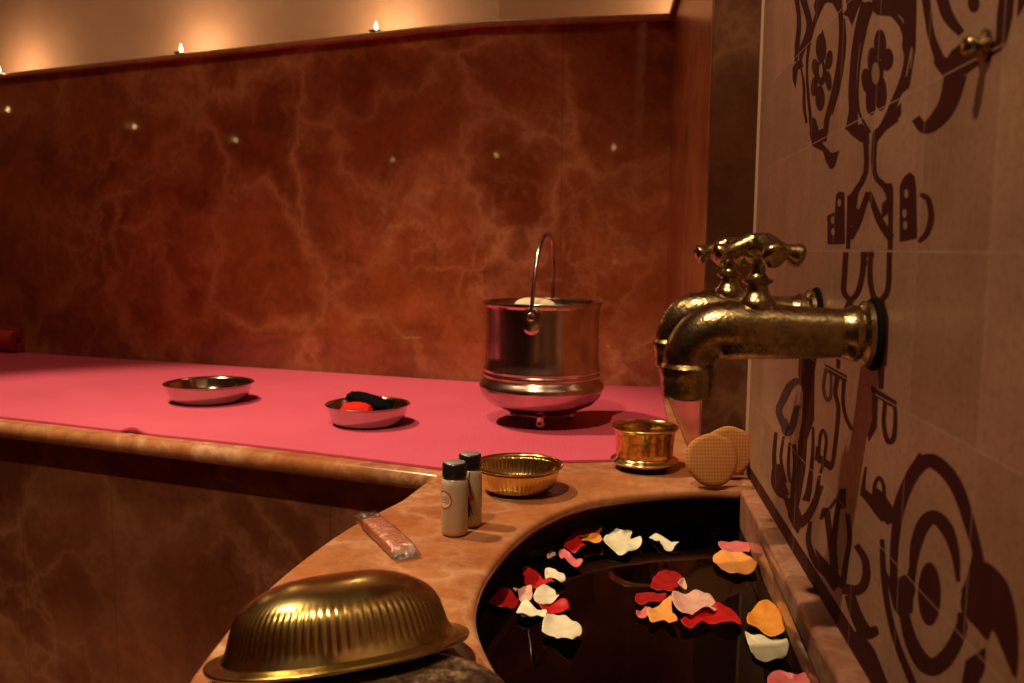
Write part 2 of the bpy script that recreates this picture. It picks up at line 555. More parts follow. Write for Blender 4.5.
# alcove return wall and the dark pier facing
rv = (RET1 - RET0).normalized(); rn = V2(-rv.y, rv.x)
if rn.x < 0: rn = -rn       # away from the bench, into the masonry
retp = [RET0 - rv * .02, RET1, RET1 + V2(.12, -.03), RET0 + V2(.25, .10)]
struct(obj('wall_alcove', prism(retp, FZ, LEDGE + .04, .004, 3), M_SIDE, auto=40))
struct(obj('trim_2', prism([RET0 - rn * .010 - rv * .02, RET1 - rn * .010, RET1 + V2(.13, -.03), RET0 + V2(.25, .1)], LEDGE + .0405, LEDGE + .0575, .004, 3, bottom=True), M_SIDE, auto=40))
struct(obj('wall_alcove_upper', prism([RET0 + rn * .15 + V2(0, .3), RET1 + rn * .15, RET1 + rn * .3, RET0 + rn * .3 + V2(0, .3)], LEDGE, TOP), M_PLASTER, smooth=False))
pc = TC + tdir * .002
struct(obj('wall_pier', prism([RET1 + V2(.0005, -.012), pc + V2(.004, .003), pc + V2(.004, .03), RET1 + V2(.0005, -.0005)], BZ - .3, TOP), M_PIER, smooth=False))
bd = TC + tn * .0012
struct(obj('trim_3', prism([bd + V2(-.0016, 0), bd + V2(.0016, -.002), bd + V2(.003, .004), bd + V2(-.0016, .004)], BZ - .2, TOP), M_GROUT, smooth=False))
# the other sides of the room, the floor and the ceiling
struct(obj('wall_left', prism([BL, NEARL, NEARL + V2(-.1, 0), BL + V2(-.1, 0)], FZ, 1.212), M_WALL, smooth=False))
struct(obj('wall_left_upper', prism([BL + V2(-.06, .2), NEARL + V2(-.06, 0), NEARL + V2(-.16, 0), BL + V2(-.16, .2)], 1.212, TOP), M_PLASTER, smooth=False))
nn = off2(NEARL, NEARR, -1)
struct(obj('wall_front', prism([NEARL, NEARR, NEARR + nn * .13, NEARL + nn * .13], FZ, 1.212), M_WALL, smooth=False))
struct(obj('wall_front_upper', prism([NEARL + nn * .1, NEARR + nn * .1, NEARR + nn * .2, NEARL + nn * .2], 1.212, TOP), M_PLASTER, smooth=False))
struct(obj('floor', box(-3.0, 1.0, -2.0, 3.4, FZ - .05, FZ), M_FRONT, smooth=False))
struct(obj('ceiling', box(-3.0, 1.0, -2.0, 3.4, TOP, TOP + .05), M_PLASTER, smooth=False))

# ---- tiled wall with its painted ogee pattern (one mesh)
def TW(x, y):
    r = ray(x, y)
    a = Vector((TA.x, TA.y, 0))
    t = (a - CAM).dot(TN3) / r.dot(TN3)
    q = CAM + r * t
    return (q.xy - TA).dot(tdir), q.z - BZ

wall_bm = bmesh.new()
uvl = wall_bm.loops.layers.uv.new('UVMap')
def wpt(s, z, o=0.0):
    q = TA + tdir * s + tn * o
    return (q.x, q.y, BZ + z)
SU = .1 / .104
def wface(poly, mi, o):
    vs = [wall_bm.verts.new(wpt(s, z, o)) for s, z in poly]
    tris = geometry.tessellate_polygon([[Vector((s, z, 0)) for s, z in poly]])
    for t in tris:
        try:
            f = wall_bm.faces.new([vs[i] for i in t])
        except ValueError:
            continue
        f.material_index = mi
        for lp in f.loops:
            i = vs.index(lp.vert)
            lp[uvl].uv = ((poly[i][0] - .051) * SU + 1.0, poly[i][1] + 1.0)
H1 = TOP - BZ
for a, b in (((-.048, FZ - BZ), (1.75, H1)),):
    vs = []
    for (s, z, o) in ((a[0], a[1], 0), (b[0], a[1], 0), (b[0], b[1], 0), (a[0], b[1], 0)):
        vs.append((s, z, o))
    front = [wall_bm.verts.new(wpt(*v)) for v in vs]
    back = [wall_bm.verts.new(wpt(s, z, -.06)) for s, z, o in vs]
    quads = [front, back[::-1]] + [[front[i], back[i], back[(i + 1) % 4], front[(i + 1) % 4]] for i in range(4)]
    for q in quads:
        f = wall_bm.faces.new(q)
        for lp in f.loops:
            co = lp.vert.co
            s = (co.xy - TA).dot(tdir)
            lp[uvl].uv = ((s - .051) * SU + 1.0, co.z - BZ + 1.0)
_cnt = [0]
def zoff(base):
    _cnt[0] += 1
    return base + _cnt[0] * 2e-7
def wpoly(org, pts, mi=1, base=.0002, smooth=0):
    ox, oy, sc = org
    if smooth:
        pts = [tuple(p) for p in catmull([Vector((x, y)) for x, y in pts], smooth, True)]
    wface([TW(ox + x / sc, oy + y / sc) for x, y in pts], mi, zoff(base))
def wstroke(org, pts, wd, mi=1, base=.0002, n=5):
    """painted band following pts; its width is given along the photo's survey and may taper"""
    c = catmull([Vector((x, y)) for x, y in pts], n)
    if not hasattr(wd, '__len__'): wd = [wd] * len(pts)
    N = len(c); L = []; Rr = []
    for i, p in enumerate(c):
        t = (c[min(i + 1, N - 1)] - c[max(i - 1, 0)]).normalized()
        u = i / (N - 1) * (len(wd) - 1); k = min(int(u), len(wd) - 2) if len(wd) > 1 else 0
        w = wd[k] * (1 - (u - k)) + wd[min(k + 1, len(wd) - 1)] * (u - k)
        nrm = Vector((-t.y, t.x)) * w * .5
        L.append(p + nrm); Rr.append(p - nrm)
    ox, oy, sc = org
    o = zoff(base)
    for i in range(N - 1):
        wface([TW(ox + q.x / sc, oy + q.y / sc) for q in (L[i], L[i + 1], Rr[i + 1], Rr[i])], mi, o)
def well(org, cx, cy, rx, ry, mi=1, base=.0002, rot=0.0, n=24):
    pts = []
    for k in range(n):
        a = 2 * PI * k / n
        x, y = rx * math.cos(a), ry * math.sin(a)
        pts.append((cx + x * math.cos(rot) - y * math.sin(rot), cy + x * math.sin(rot) + y * math.cos(rot)))
    wpoly(org, pts, mi, base)

Z2 = (760, 0, 4.88); Z1 = (860, 0, 3.793); Z3 = (740, 120, 2.846); Z4 = (740, 340, 3.794); Z5 = (740, 470, 3.207); Z6 = (860, 420, 2.6); Z8 = (780, 280, 5.69)
# upper medallions
wstroke(Z2, [(185, -60), (180, 0), (190, 70), (190, 140), (182, 220), (176, 300)], [20, 24, 20, 22, 24, 14])
wstroke(Z2, [(200, -40), (222, 30), (242, 110), (235, 175), (207, 240), (198, 290)], [34, 32, 30, 34, 30, 14])
wpoly(Z2, [(158, 330), (180, 300), (205, 285), (212, 325), (186, 340), (174, 432), (160, 390)])
wstroke(Z2, [(200, 325), (215, 420), (216, 520), (228, 600)], [8, 14, 16, 12])
wstroke(Z2, [(310, -20), (280, 70), (252, 160), (234, 260), (230, 360), (236, 460), (246, 560), (258, 640), (275, 690)], [44, 22, 16, 14, 12, 14, 16, 22, 28])
wstroke(Z2, [(365, -30), (392, 60), (398, 160), (390, 280), (372, 400), (348, 500), (326, 590), (322, 650)], [70, 24, 24, 24, 26, 24, 26, 20])
wstroke(Z2, [(412, 90), (414, 200), (404, 310), (384, 430), (352, 560)], [10, 16, 16, 16, 6])
wpoly(Z2, [(270, 0), (300, -30), (380, -30), (370, 20), (335, 10), (300, 25), (270, 60), (262, 30)])
wpoly(Z2, [(240, 640), (280, 650), (300, 628), (332, 626), (325, 690), (250, 690)])
wpoly(Z2, [(420, 0), (505, -10), (480, 40), (450, 125), (430, 80), (400, 70), (425, 45)])
for cx, cy, rx, ry, ro in ((299, 235, 26, 72, 0), (338, 292, 17, 48, .12), (335, 395, 15, 48, -.1), (272, 330, 18, 44, -.1), (266, 420, 16, 50, .1), (294, 478, 23, 62, 0), (300, 355, 26, 60, 0)):
    well(Z2, cx, cy, rx, ry, rot=ro)
wpoly(Z2, [(297, 175), (305, 138), (320, 190)])
well(Z2, 299, 345, 9, 36, 3, .0004)
wstroke(Z2, [(510, 10), (488, 120), (466, 240), (456, 350), (452, 450), (456, 540), (450, 620)], [30, 40, 36, 36, 40, 44, 60])
wstroke(Z2, [(545, 10), (520, 110), (495, 240), (482, 360), (478, 470), (490, 560), (540, 645)], [40, 22, 14, 10, 10, 12, 10])
wstroke(Z2, [(580, -20), (575, 40), (600, 55), (650, 70), (700, 140), (720, 260), (700, 380), (660, 490), (610, 600), (560, 660)], [60, 50, 40, 26, 26, 30, 30, 36, 34, 20])
wpoly(Z2, [(590, -20), (700, -20), (720, 120), (680, 70), (620, 58), (590, 50)])
for cx, cy, rx, ry, ro in ((587, 215, 30, 72, 0), (622, 290, 30, 54, .1), (522, 395, 26, 62, -.1), (545, 480, 28, 82, .05), (590, 455, 30, 84, 0), (548, 300, 22, 70, 0), (570, 350, 34, 70, 0)):
    well(Z2, cx, cy, rx, ry, rot=ro)
well(Z2, 567, 358, 19, 54, 3, .0004)
wpoly(Z2, [(425, 632), (470, 612), (500, 602), (532, 640), (534, 700), (490, 690), (450, 660)])
wpoly(Z2, [(690, 500), (690, 560), (610, 640), (570, 695), (558, 650), (620, 580)])
wpoly(Z1, [(165, -20), (216, -20), (212, 180), (188, 330), (128, 378), (150, 300), (178, 250), (160, 180), (168, 80)])
wstroke(Z1, [(178, 290), (200, 180), (195, 260)], [4, 8, 3], 3, .0004)
wstroke(Z1, [(250, -20), (262, 80), (276, 150), (312, 245)], [34, 28, 30, 40])
wstroke(Z1, [(305, -30), (335, 60), (385, 125)], [46, 46, 30])
wpoly(Z1, [(286, 190), (330, 220), (350, 190), (420, 140), (480, 168), (525, 150), (560, 150), (540, 185), (470, 230), (400, 282), (318, 292), (280, 240)])
wstroke(Z1, [(365, 280), (335, 390), (292, 455), (245, 485), (212, 448)], [86, 70, 60, 40, 34])
wstroke(Z1, [(560, -30), (550, 60), (535, 160)], [56, 60, 40])
well(Z1, 432, 12, 22, 34)
wstroke(Z1, [(620, -20), (600, 60)], [40, 6])
# finial under first medallion and the stem of the second
wpoly(Z3, [(195, -10), (215, -5), (238, 70), (262, 95), (284, 86), (270, 132), (258, 140), (246, 120), (236, 88), (205, 72)])
wstroke(Z3, [(305, 12), (350, 42), (358, 55), (358, 150), (325, 210), (314, 245)], [26, 20, 16, 14, 16, 14], n=3)
wstroke(Z3, [(445, -8), (400, 28), (385, 48), (383, 150), (415, 192), (432, 240)], [24, 20, 16, 14, 18, 14], n=3)
wpoly(Z3, [(312, 212), (338, 205), (332, 250), (350, 262), (330, 290), (316, 300)])
wpoly(Z3, [(412, 180), (434, 180), (434, 250), (424, 262), (404, 280), (404, 240), (418, 225)])
wstroke(Z3, [(365, 205), (338, 285), (312, 335)], [14, 20, 22], n=3)
wstroke(Z3, [(368, 205), (398, 285), (430, 335)], [14, 22, 24], n=3)
wstroke(Z3, [(312, 215), (310, 300), (308, 366)], 12, n=3)
wstroke(Z3, [(430, 190), (429, 280), (428, 368)], 14, n=3)
wpoly(Z3, [(274, 212), (284, 203), (298, 206), (299, 352), (250, 353), (249, 272), (270, 262)])
for cx, cy in ((284, 236), (265, 285), (266, 318)): well(Z3, cx, cy, 5, 11, 3, .0004)
wpoly(Z3, [(455, 188), (468, 160), (484, 148), (498, 160), (502, 185), (505, 335), (455, 346)])
wstroke(Z3, [(512, 210), (536, 226), (545, 275), (532, 322), (508, 346)], [10, 16, 18, 16, 10])
for cx, cy in ((475, 210), (470, 266), (472, 300)): well(Z3, cx, cy, 6, 13, 3, .0004)
for pts in ([(302, 376), (298, 440), (296, 490), (312, 515), (294, 555), (288, 610)], [(352, 376), (350, 430), (336, 490), (314, 520), (330, 560), (335, 600)],
            [(372, 376), (370, 440), (380, 500), (402, 522), (385, 560), (380, 590)], [(426, 376), (422, 480), (404, 515), (416, 560), (414, 640), (410, 700)]):
    wstroke(Z3, pts, [15, 16, 16, 14, 15, 15], n=3)
wstroke(Z3, [(345, 384), (382, 380)], 20, n=1); wstroke(Z3, [(350, 408), (372, 406)], 16, n=1)
# lower runs
wstroke(Z4, [(545, -10), (540, 60), (535, 185)], [24, 24, 20], n=3)
wpoly(Z4, [(498, 172), (595, 232), (592, 262), (500, 205)])
wstroke(Z4, [(552, 230), (546, 310), (560, 380), (582, 375), (590, 310), (588, 235)], [16, 16, 20, 20, 16, 14], n=4)
wpoly(Z4, [(505, 190), (525, 200), (520, 330), (490, 385), (484, 360), (500, 300)])
wstroke(Z4, [(508, 610), (512, 550), (530, 522), (547, 560), (546, 625)], [12, 14, 14, 14, 12])
wstroke(Z4, [(465, 575), (520, 625), (575, 690)], [30, 34, 36])
wpoly(Z4, [(500, 590), (556, 600), (572, 660), (540, 690), (505, 650)])
wstroke(Z4, [(700, 440), (650, 520), (606, 620), (590, 700)], [46, 48, 42, 34])
wpoly(Z4, [(322, 90), (408, 135), (406, 160), (325, 118)])
wstroke(Z4, [(326, 110), (318, 180), (330, 226), (345, 210), (346, 130)], [12, 14, 14, 12, 10], 2)
wstroke(Z4, [(372, 130), (362, 200), (374, 260), (364, 380), (350, 480)], [18, 16, 16, 16, 14])
wstroke(Z4, [(396, 140), (392, 230), (402, 290), (425, 340)], [16, 14, 14, 12])
wpoly(Z4, [(366, 70), (382, 75), (380, 110), (366, 105)])
wstroke(Z4, [(300, 450), (304, 370), (316, 342), (328, 380), (318, 460), (306, 505)], [10, 12, 12, 12, 12, 10], 1)
wstroke(Z4, [(288, 440), (352, 485)], 26, n=1)
wpoly(Z4, [(288, 400), (305, 410), (302, 470), (285, 450)])
# lower-left medallion
wstroke(Z4, [(170, 330), (148, 270), (165, 225), (190, 175), (218, 155), (240, 170)], [26, 26, 28, 30, 24, 14], 2)
wstroke(Z4, [(165, 300), (180, 350), (200, 320), (216, 258), (228, 262)], [28, 34, 30, 20, 14], 2)
wpoly(Z4, [(225, 60), (290, 60), (284, 120), (282, 300), (255, 380), (250, 480), (230, 600), (210, 690), (195, 640), (215, 480), (222, 380), (236, 300), (240, 200), (222, 130)])
wstroke(Z4, [(138, 350), (130, 440), (138, 520), (160, 580)], [14, 16, 22, 30])
wstroke(Z4, [(166, 365), (156, 450), (172, 540)], [10, 12, 14]); wstroke(Z4, [(188, 390), (184, 480), (190, 540)], [10, 10, 10])
wstroke(Z4, [(278, 330), (276, 430), (262, 560), (250, 610)], [10, 12, 22, 30])
wstroke(Z4, [(302, 515), (285, 600), (255, 660), (225, 690)], [12, 14, 18, 24])
wstroke(Z4, [(165, 560), (185, 640), (215, 690)], [18, 14, 20])
wpoly(Z4, [(385, 570), (402, 560), (404, 640), (375, 640)])
wstroke(Z4, [(205, 395), (212, 470), (205, 560), (200, 620)], [16, 22, 26, 20])
wstroke(Z4, [(150, 470), (158, 540), (178, 590)], [20, 26, 24])
wstroke(Z4, [(340, 640), (370, 600), (392, 580)], [10, 12, 10])
# buds along the kerb
wstroke(Z5, [(110, 0), (107, 40), (122, 74), (150, 92)], [16, 14, 14, 12])
wstroke(Z5, [(158, 90), (166, 150), (196, 172), (232, 128), (262, 50)], [14, 20, 24, 20, 14])
wpoly(Z5, [(158, 140), (186, 112), (204, 160), (186, 205), (168, 180)])
wstroke(Z5, [(226, 165), (220, 230), (246, 300), (286, 340), (318, 372)], [12, 18, 22, 24, 20])
wstroke(Z5, [(258, 158), (276, 128), (286, 190), (296, 262), (304, 330)], [10, 22, 20, 22, 24])
wstroke(Z5, [(326, 60), (312, 140), (302, 240), (308, 330)], [12, 16, 18, 18])
wpoly(Z5, [(240, 250), (285, 300), (330, 350), (300, 390), (262, 330)])
wstroke(Z5, [(345, 140), (352, 220), (340, 300), (330, 380)], [14, 16, 18, 20])
wstroke(Z5, [(374, 240), (402, 290), (404, 350), (380, 384), (330, 380)], [20, 24, 28, 32, 34])
wstroke(Z5, [(352, 400), (376, 470), (406, 520), (444, 512)], [34, 40, 44, 26])
# the big lower medallion near the camera
wstroke(Z6, [(88, 420), (90, 330), (104, 230), (136, 145), (178, 105), (222, 130), (258, 185), (286, 270), (308, 350), (320, 420)], [20, 22, 26, 32, 36, 36, 34, 30, 26, 22])
wstroke(Z6, [(58, 310), (62, 400), (76, 500), (100, 590), (140, 690)], [12, 16, 16, 18, 20])
wpoly(Z6, [(62, 380), (84, 420), (120, 400), (146, 440), (132, 490), (108, 516), (88, 490), (76, 440)])
wstroke(Z6, [(136, 400), (146, 325), (168, 268), (196, 252), (228, 285), (248, 345), (256, 420)], [16, 30, 36, 34, 34, 24, 10])
wstroke(Z6, [(110, 480), (132, 570), (164, 628), (196, 640), (234, 605), (264, 540), (262, 500)], [24, 34, 42, 46, 40, 32, 16])
wstroke(Z6, [(138, 385), (128, 440), (122, 500)], [20, 26, 30])
well(Z6, 181, 452, 30, 82)
wstroke(Z4, [(478, 480), (470, 540), (466, 590)], [8, 14, 20])
wpoly(Z4, [(470, 560), (500, 585), (520, 560), (545, 580), (585, 640), (590, 690), (550, 670), (500, 640), (470, 600)])
wpoly(Z6, [(320, 368), (352, 385), (385, 425), (404, 490), (413, 570), (406, 672), (372, 600), (346, 545), (332, 572), (304, 540), (264, 492), (270, 440), (298, 395)], smooth=3)
wstroke(Z6, [(275, 225), (302, 320), (290, 400), (268, 450)], [18, 18, 18, 12])
wpoly(Z6, [(328, 590), (325, 650), (300, 700), (262, 700), (276, 625)])
wstroke(Z6, [(-20, 560), (20, 600), (60, 690)], [34, 34, 30])
# painted skirting band at the foot of the tiles
wface([(-.048, 0), (1.7, 0), (1.7, .0175), (-.048, .0175)], 1, .00012)
wr = obj('wall_right', wall_bm, [M_TILE, M_PAINT, M_PAINT2, M_PAINT3], smooth=False); struct(wr)

# ------------------------------------------------------------------ bench
lipA, lipB = P(0, 423.5).xy, P(420, 472.5).xy
ld = (lipB - lipA).normalized(); ln = V2(-ld.y, ld.x)   # ln points into the bench
lipL = lipA - ld * ((lipA.x + 2.21) / ld.x)
seamA, seamB = lipB + ld * .022, RET1 + V2(-.0006, -.0145)
bench = thing('marble_bench', 'long marble bench along the back wall with a honey coloured rounded front edge', 'bench', (-.8, 1.8, 0))
def child(o, p):
    o.parent = p
    o.matrix_parent_inverse = p.matrix_world.inverted() if False else Matrix.Translation(-Vector(p.location))
    return o
btop = [lipL, lipA, lipB, seamA, seamB + V2(0, .0003), RET1 + V2(-.001, 0), RET0 + V2(-.001, -.003), BM_ + V2(0, -.002), BL + V2(0.004, -.002)]
def front_edge(m):
    return (m.xy - lipA).dot(ln) < .004 and m.x < seamA.x + .01
child(obj('bench_top', prism(btop, BZ - .027, BZ, .012, 5, front_edge, bottom=True), M_TOP, auto=40), bench)
ov = .03
bbody = [lipL + ln * ov, lipB + ln * ov + ld * .05, V2(.24, 1.195), RET0 + V2(-.001, -.003), BM_ + V2(0, -.002), BL + V2(.004, -.002)]
child(obj('bench_front', prism(bbody, FZ, BZ - .0275), M_FRONT, smooth=False), bench)

# ------------------------------------------------------------------ washbasin
basin = thing('wash_basin', 'round marble washbasin with a wide honey coloured rim under the two brass taps', 'basin', (.05, .65, 0))
outer = [(.19, .08), (.1, .10), (-.03, .17), (-.14, .29), (-.2, .43), (-.221, .56), (-.2235, .64), (-.2195, .715), (-.203, .815), (-.174, .925), (-.132, 1.023)]
outer = [Vector(p) for p in outer]
oc = catmull(outer, 8)
oc += [seamA + V2(0, -.0003), seamB, pc + V2(-.0006, -.001), TA + tn * .0006 + V2(0, -.02)]
inner = [(.290, 1.0855), (.239, 1.084), (.160, 1.064), (.095, 1.030), (.047, .972), (.010, .897), (-.018, .800), (-.0275, .726), (-.025, .672), (-.014, .620), (.004, .565), (.04, .47), (.09, .39), (.14, .345), (.185, .33)]
ic = catmull([Vector(p) for p in inner], 8)
poly = oc + ic + [V2(.222, .33), V2(.214, .08)]
kx = lambda y: .1632 + .1169 * y
def rim_edge(m):
    return m.x < .288 and not (m.y > 1.09) and m.y > .1 or (m.x < -.09 and m.y < 1.12)
child(obj('basin_rim', prism(poly, BZ - .014, BZ, .0065, 4, rim_edge, bottom=True), M_TOP, auto=40), basin)
# kerb at the wall
kb = [V2(kx(1.084), 1.084), V2(kx(.33), .332)]
wallx = lambda y: TA.x + tdir.x * (y - TA.y) / tdir.y
kpoly = [kb[0], kb[1], V2(wallx(.332) - .0006, .332), V2(wallx(1.084) - .0006, 1.084)]
child(obj('wall_ledge', prism(kpoly, BZ - .25, BZ, .005, 4, lambda m: abs(m.x - kx(m.y)) < .004), M_KERB, auto=40), basin)
# bowl under the rim
cen = V2(.12, .72)
def ring_at(f):
    r = [cen + (p - cen) * f for p in ic]
    return [V2(min(p.x, wallx(p.y) - .001), p.y) for p in r]
bm = bmesh.new()
lv = []
for f, z in ((1.02, BZ - .0142), (1.09, BZ - .03), (1.10, BZ - .05), (1.06, BZ - .1), (.95, BZ - .16), (.6, BZ - .2), (.2, BZ - .21)):
    lv.append([bm.verts.new((p.x, p.y, z)) for p in ring_at(f)])
for A, B in zip(lv, lv[1:]):
    for k in range(len(A)):
        k2 = (k + 1) % len(A)
        bm.faces.new((A[k], A[k2], B[k2], B[k]))
bm.faces.new(lv[-1])
bowl = obj('bowl', bm, M_BASIN); child(bowl, basin)
child(obj('pedestal', prism([cen + (p - cen) * .86 for p in oc[:-4]] + [V2(.0, 1.06), V2(.28, 1.05), V2(.20, .16)], FZ, BZ - .215, 0), M_FRONT, smooth=False), basin)
WZ = BZ - .047
wp = ring_at(1.06)
bm = bmesh.new(); bm.faces.new([bm.verts.new((p.x, p.y, WZ)) for p in wp])
wat = obj('water', bm, M_WATER, smooth=False)
tag(wat, 'dark still water filling the marble washbasin', 'water', kind='stuff')

# ------------------------------------------------------------------ mat
mp_ = [P(x, y, BZ + .004).xy for x, y in ((-230, 388.5), (-160, 397.5), (0, 416.5), (60, 423), (120, 430), (130, 431), (136, 431.6), (142, 432.2), (148, 433), (158, 434.4), (240, 443), (340, 455), (440, 467.5), (500, 464), (558, 460.5), (612, 459.5), (672, 458), (667, 418), (661, 387))]
back = [BM_ + V2(-.0, -.006), V2(-1.366, 2.398), BL + V2(.1, -.045)]
bm = prism(mp_ + back, BZ + .0003, BZ + .0045, .0012, 2)
lift = P(140, 432, BZ).xy
for v in bm.verts:
    d = (v.co.xy - lift).length
    if d < .03 and v.co.z > 0:
        v.co.z += .013 * (1 + math.cos(PI * d / .03)) * .5
mato = obj('foam_mat', bm, M_MAT, auto=40)
tag(mato, 'pink ribbed foam mat laid flat along the marble bench', 'mat')

# rolled end at far left
def spiral_roll(r, length, turns=3.2, th=.0042):
    bm = bmesh.new()
    N = 90
    prev = None
    for k in range(N + 1):
        u = k / N
        a = 2 * PI * turns * u
        rr = r * (.30 + .70 * u)
        row = []
        for q in (rr, rr - th):
            for x in (0, length):
                row.append(bm.verts.new((x, q * math.cos(a), q * math.sin(a))))
        if prev:
            a0, b0 = prev, row
            for i, j in ((0, 1), (1, 3), (3, 2), (2, 0)):
                bm.faces.new((a0[i], a0[j], b0[j], b0[i]))
        else:
            bm.faces.new((row[0], row[1], row[3], row[2]))
        prev = row
    bm.faces.new((prev[0], prev[2], prev[3], prev[1]))
    return bm
rp = P(20, 355, BZ + .005)
rolln = obj('rolled_mat', spiral_roll(.034, .5), M_ROLL, auto=50)
rolln.location = (rp.x - .50, rp.y + .04 + .183, BZ + .0395); rolln.rotation_euler = (0, 0, math.atan2(-.3667, 1))
tag(rolln, 'rolled up crimson foam mat at the far end of the pink mat', 'mat')

# ------------------------------------------------------------------ taps
def make_tap(name, label, s0, zc, length, turn):
    base = TA + tdir * s0
    t = thing(name, label, 'tap', (base.x, base.y, zc), (0, 0, math.atan2(tn.y, tn.x)), 'brass basin taps')
    # local x = out from wall
    L = length
    R = .026
    path = [(.006, 0, 0), (.02, 0, 0), (.045, 0, 0), (.07, 0, .0005), (L - R - .012, 0, .001)]
    for k in range(1, 10):
        a = PI / 2 * k / 9
        path.append((L - R + R * math.sin(a), 0, .001 - R + R * math.cos(a)))
    path[4] = (L - R - .004, 0, .001)
    path += [(L, 0, -.030), (L, 0, -.034)]
    rad = [.0172, .0172, .0184, .0200, .0212] + [.0210 - .0030 * k / 9 for k in range(1, 10)] + [.0178, .0178]
    obj('spout', tube(catmull([Vector(p) for p in path], 3), [rad[min(i // 3, len(rad) - 1)] + (rad[min(i // 3 + 1, len(rad) - 1)] - rad[min(i // 3, len(rad) - 1)]) * (i % 3) / 3 for i in range(3 * (len(path) - 1) + 1)], 32), M_TAP, t, auto=50)
    prof = [(.0150, -.0245), (.0180, -.0236), (.0206, -.0262), (.0210, -.0295), (.0196, -.034), (.0194, -.042), (.0188, -.0475), (.0172, -.0490), (.0140, -.0490), (.0135, -.038), (0, -.038)]
    c = obj('spout_collar', lathe(prof, 40), M_TAP, t, auto=35); c.location = (L, 0, 0)
    ry = Matrix.Rotation(PI / 2, 4, 'Y')
    esc = [(0, .003), (.024, .003), (.0262, .005), (.0262, .0085), (.0235, .0105), (.0215, .0115), (.0222, .0135), (.0225, .0165), (.0205, .0195), (.0178, .0230), (.0165, .028), (.014, .028)]
    esc = [(q * (.90 if q > .019 else 1), zz) for q, zz in esc]
    obj('escutcheon', lathe(esc, 40, M4=ry), M_TAP, t, auto=35)
    g = obj('shadow_ring', lathe([(0, .0003), (.0258, .0003), (.0262, .0018), (.0250, .0035), (0, .0035)], 40, M4=ry), M_SHADOW_RING, t, auto=35)  # black disc puts the shadow ring behind the escutcheon into colour
    sx = L - .047
    stem = [(.0, .012), (.0135, .0150), (.0140, .0185), (.0120, .0215), (.0095, .024), (.0078, .0275), (.0074, .0305), (.0108, .0320), (.0112, .0338), (.0075, .0355), (.0055, .038), (.0052, .0445), (.0085, .0475), (.0105, .0510), (.0095, .0540), (.006, .056), (0, .0565)]
    stem = [(q, zz + .004 * min(1, zz / .04)) for q, zz in stem]
    s = obj('stem', lathe(stem, 32), M_TAP, t, auto=50); s.location = (sx, 0, 0)
    h = obj('handle', lathe([(0, .0475), (.0090, .0490), (.0125, .0530), (.0132, .0570), (.0110, .0615), (.0070, .0640), (.0030, .0650), (0, .0651)], 32), M_TAP, t, auto=60); h.location = (sx, 0, .004)
    for k in range(4):
        a = turn + k * PI / 2
        d = Vector((math.cos(a), math.sin(a), 0))
        z0 = .0565
        rr_ = [.005, .010, .014, .018, .0215, .0245, .0272, .0296, .0314, .0326, .0331]
        ra_ = [.0092, .0080, .0064, .0055, .0058, .0072, .0086, .0088, .0074, .0046, .0008]
        pts = [d * q + Vector((0, 0, z0 + .002 - .0095 * (q / .033) ** 1.3)) for q in rr_]
        obj('handle_arm', tube(pts, ra_, 20), M_TAP, h, auto=60)
    return t
def tap_len(px_wall, px_spout, y):
    s, z = TW(*px_wall)
    b = TA + tdir * s
    # distance along the wall normal at which the spout axis stands
    lo, hi = .02, .3
    for _ in range(40):
        m = (lo + hi) / 2
        q = Vector((*(b + tn * m), BZ + z)) - CAM
        px = 512 + F * q.dot(right) / q.dot(fwd)
        if px > px_spout: lo = m
        else: hi = m
    return s, BZ + z, m
s1, z1, L1 = tap_len((875, 334), 689, 334)
s2, z2, L2 = tap_len((817, 316), 676, 316)
make_tap('brass_tap', 'aged brass tap nearest the camera, in front of its twin', s1, z1, L1, math.radians(12))
make_tap('brass_tap', 'aged brass tap farther along the tiles, mostly hidden behind its twin', s2, z2, L2, math.radians(14))

# small brass knob high on the tiles
ks, kz = TW(987, 46)
kb_ = TA + tdir * ks
kn = thing('wall_hook', 'small brass knob hook high on the patterned tiles above the taps', 'hook', (kb_.x, kb_.y, BZ + kz), (0, 0, math.atan2(tn.y, tn.x)))
ry = Matrix.Rotation(PI / 2, 4, 'Y')
obj('wall_plate', lathe([(0, .0005), (.008, .0005), (.0085, .002), (.006, .003), (0, .003)], 24, M4=ry), M_TAP, kn, auto=40)
obj('knob', lathe([(.0025, .002), (.0025, .004), (.0045, .006), (.0054, .0085), (.0042, .0112), (0, .0125)], 24, M4=ry), M_TAP, kn, auto=60)

# ------------------------------------------------------------------ vessels
def shell_profile(outer_p, th):
    """closed vessel wall: outside going up, then inside going down, offset by th"""
    ins = [(max(r - th, 0), z + (th if i == 0 else 0)) for i, (r, z) in enumerate(outer_p)]
    return outer_p + ins[::-1]

def on_bench(x, y, z=BZ): return P(x, y, z)

# steel bowls
def steel_bowl(name, label, x, y, R, H, z):
    p = P(x, y, z)
    t = thing(name, label, 'bowl', (p.x, p.y, z), None, 'shallow steel bowls on the pink mat')
    out = [(0, .0006), (R * .70, .0006), (R * .78, .002), (R * .84, .007), (R * .90, H * .5), (R * .945, H * .9)]
    ins = [(R * .93, H * .9), (R * .885, H * .5), (R * .825, .008), (R * .75, .0035), (0, .0028)]
    obj('bowl_wall', lathe(out + ins, 72), M_STEEL, t, auto=50)
    obj('rim', lathe([(R * .93, H * .88), (R * .97, H * .93), (R * 1.0, H * .97), (R * 1.003, H), (R * .99, H * 1.02), (R * .95, H * .98), (R * .925, H * .92)], 72, close=True), M_STEEL, t, auto=60)
    return t
MZ = BZ + .0048
b1 = steel_bowl('steel_bowl', 'empty shallow steel bowl on the pink mat, far from the bucket', 209.5, 400.5, .083, .035, MZ)
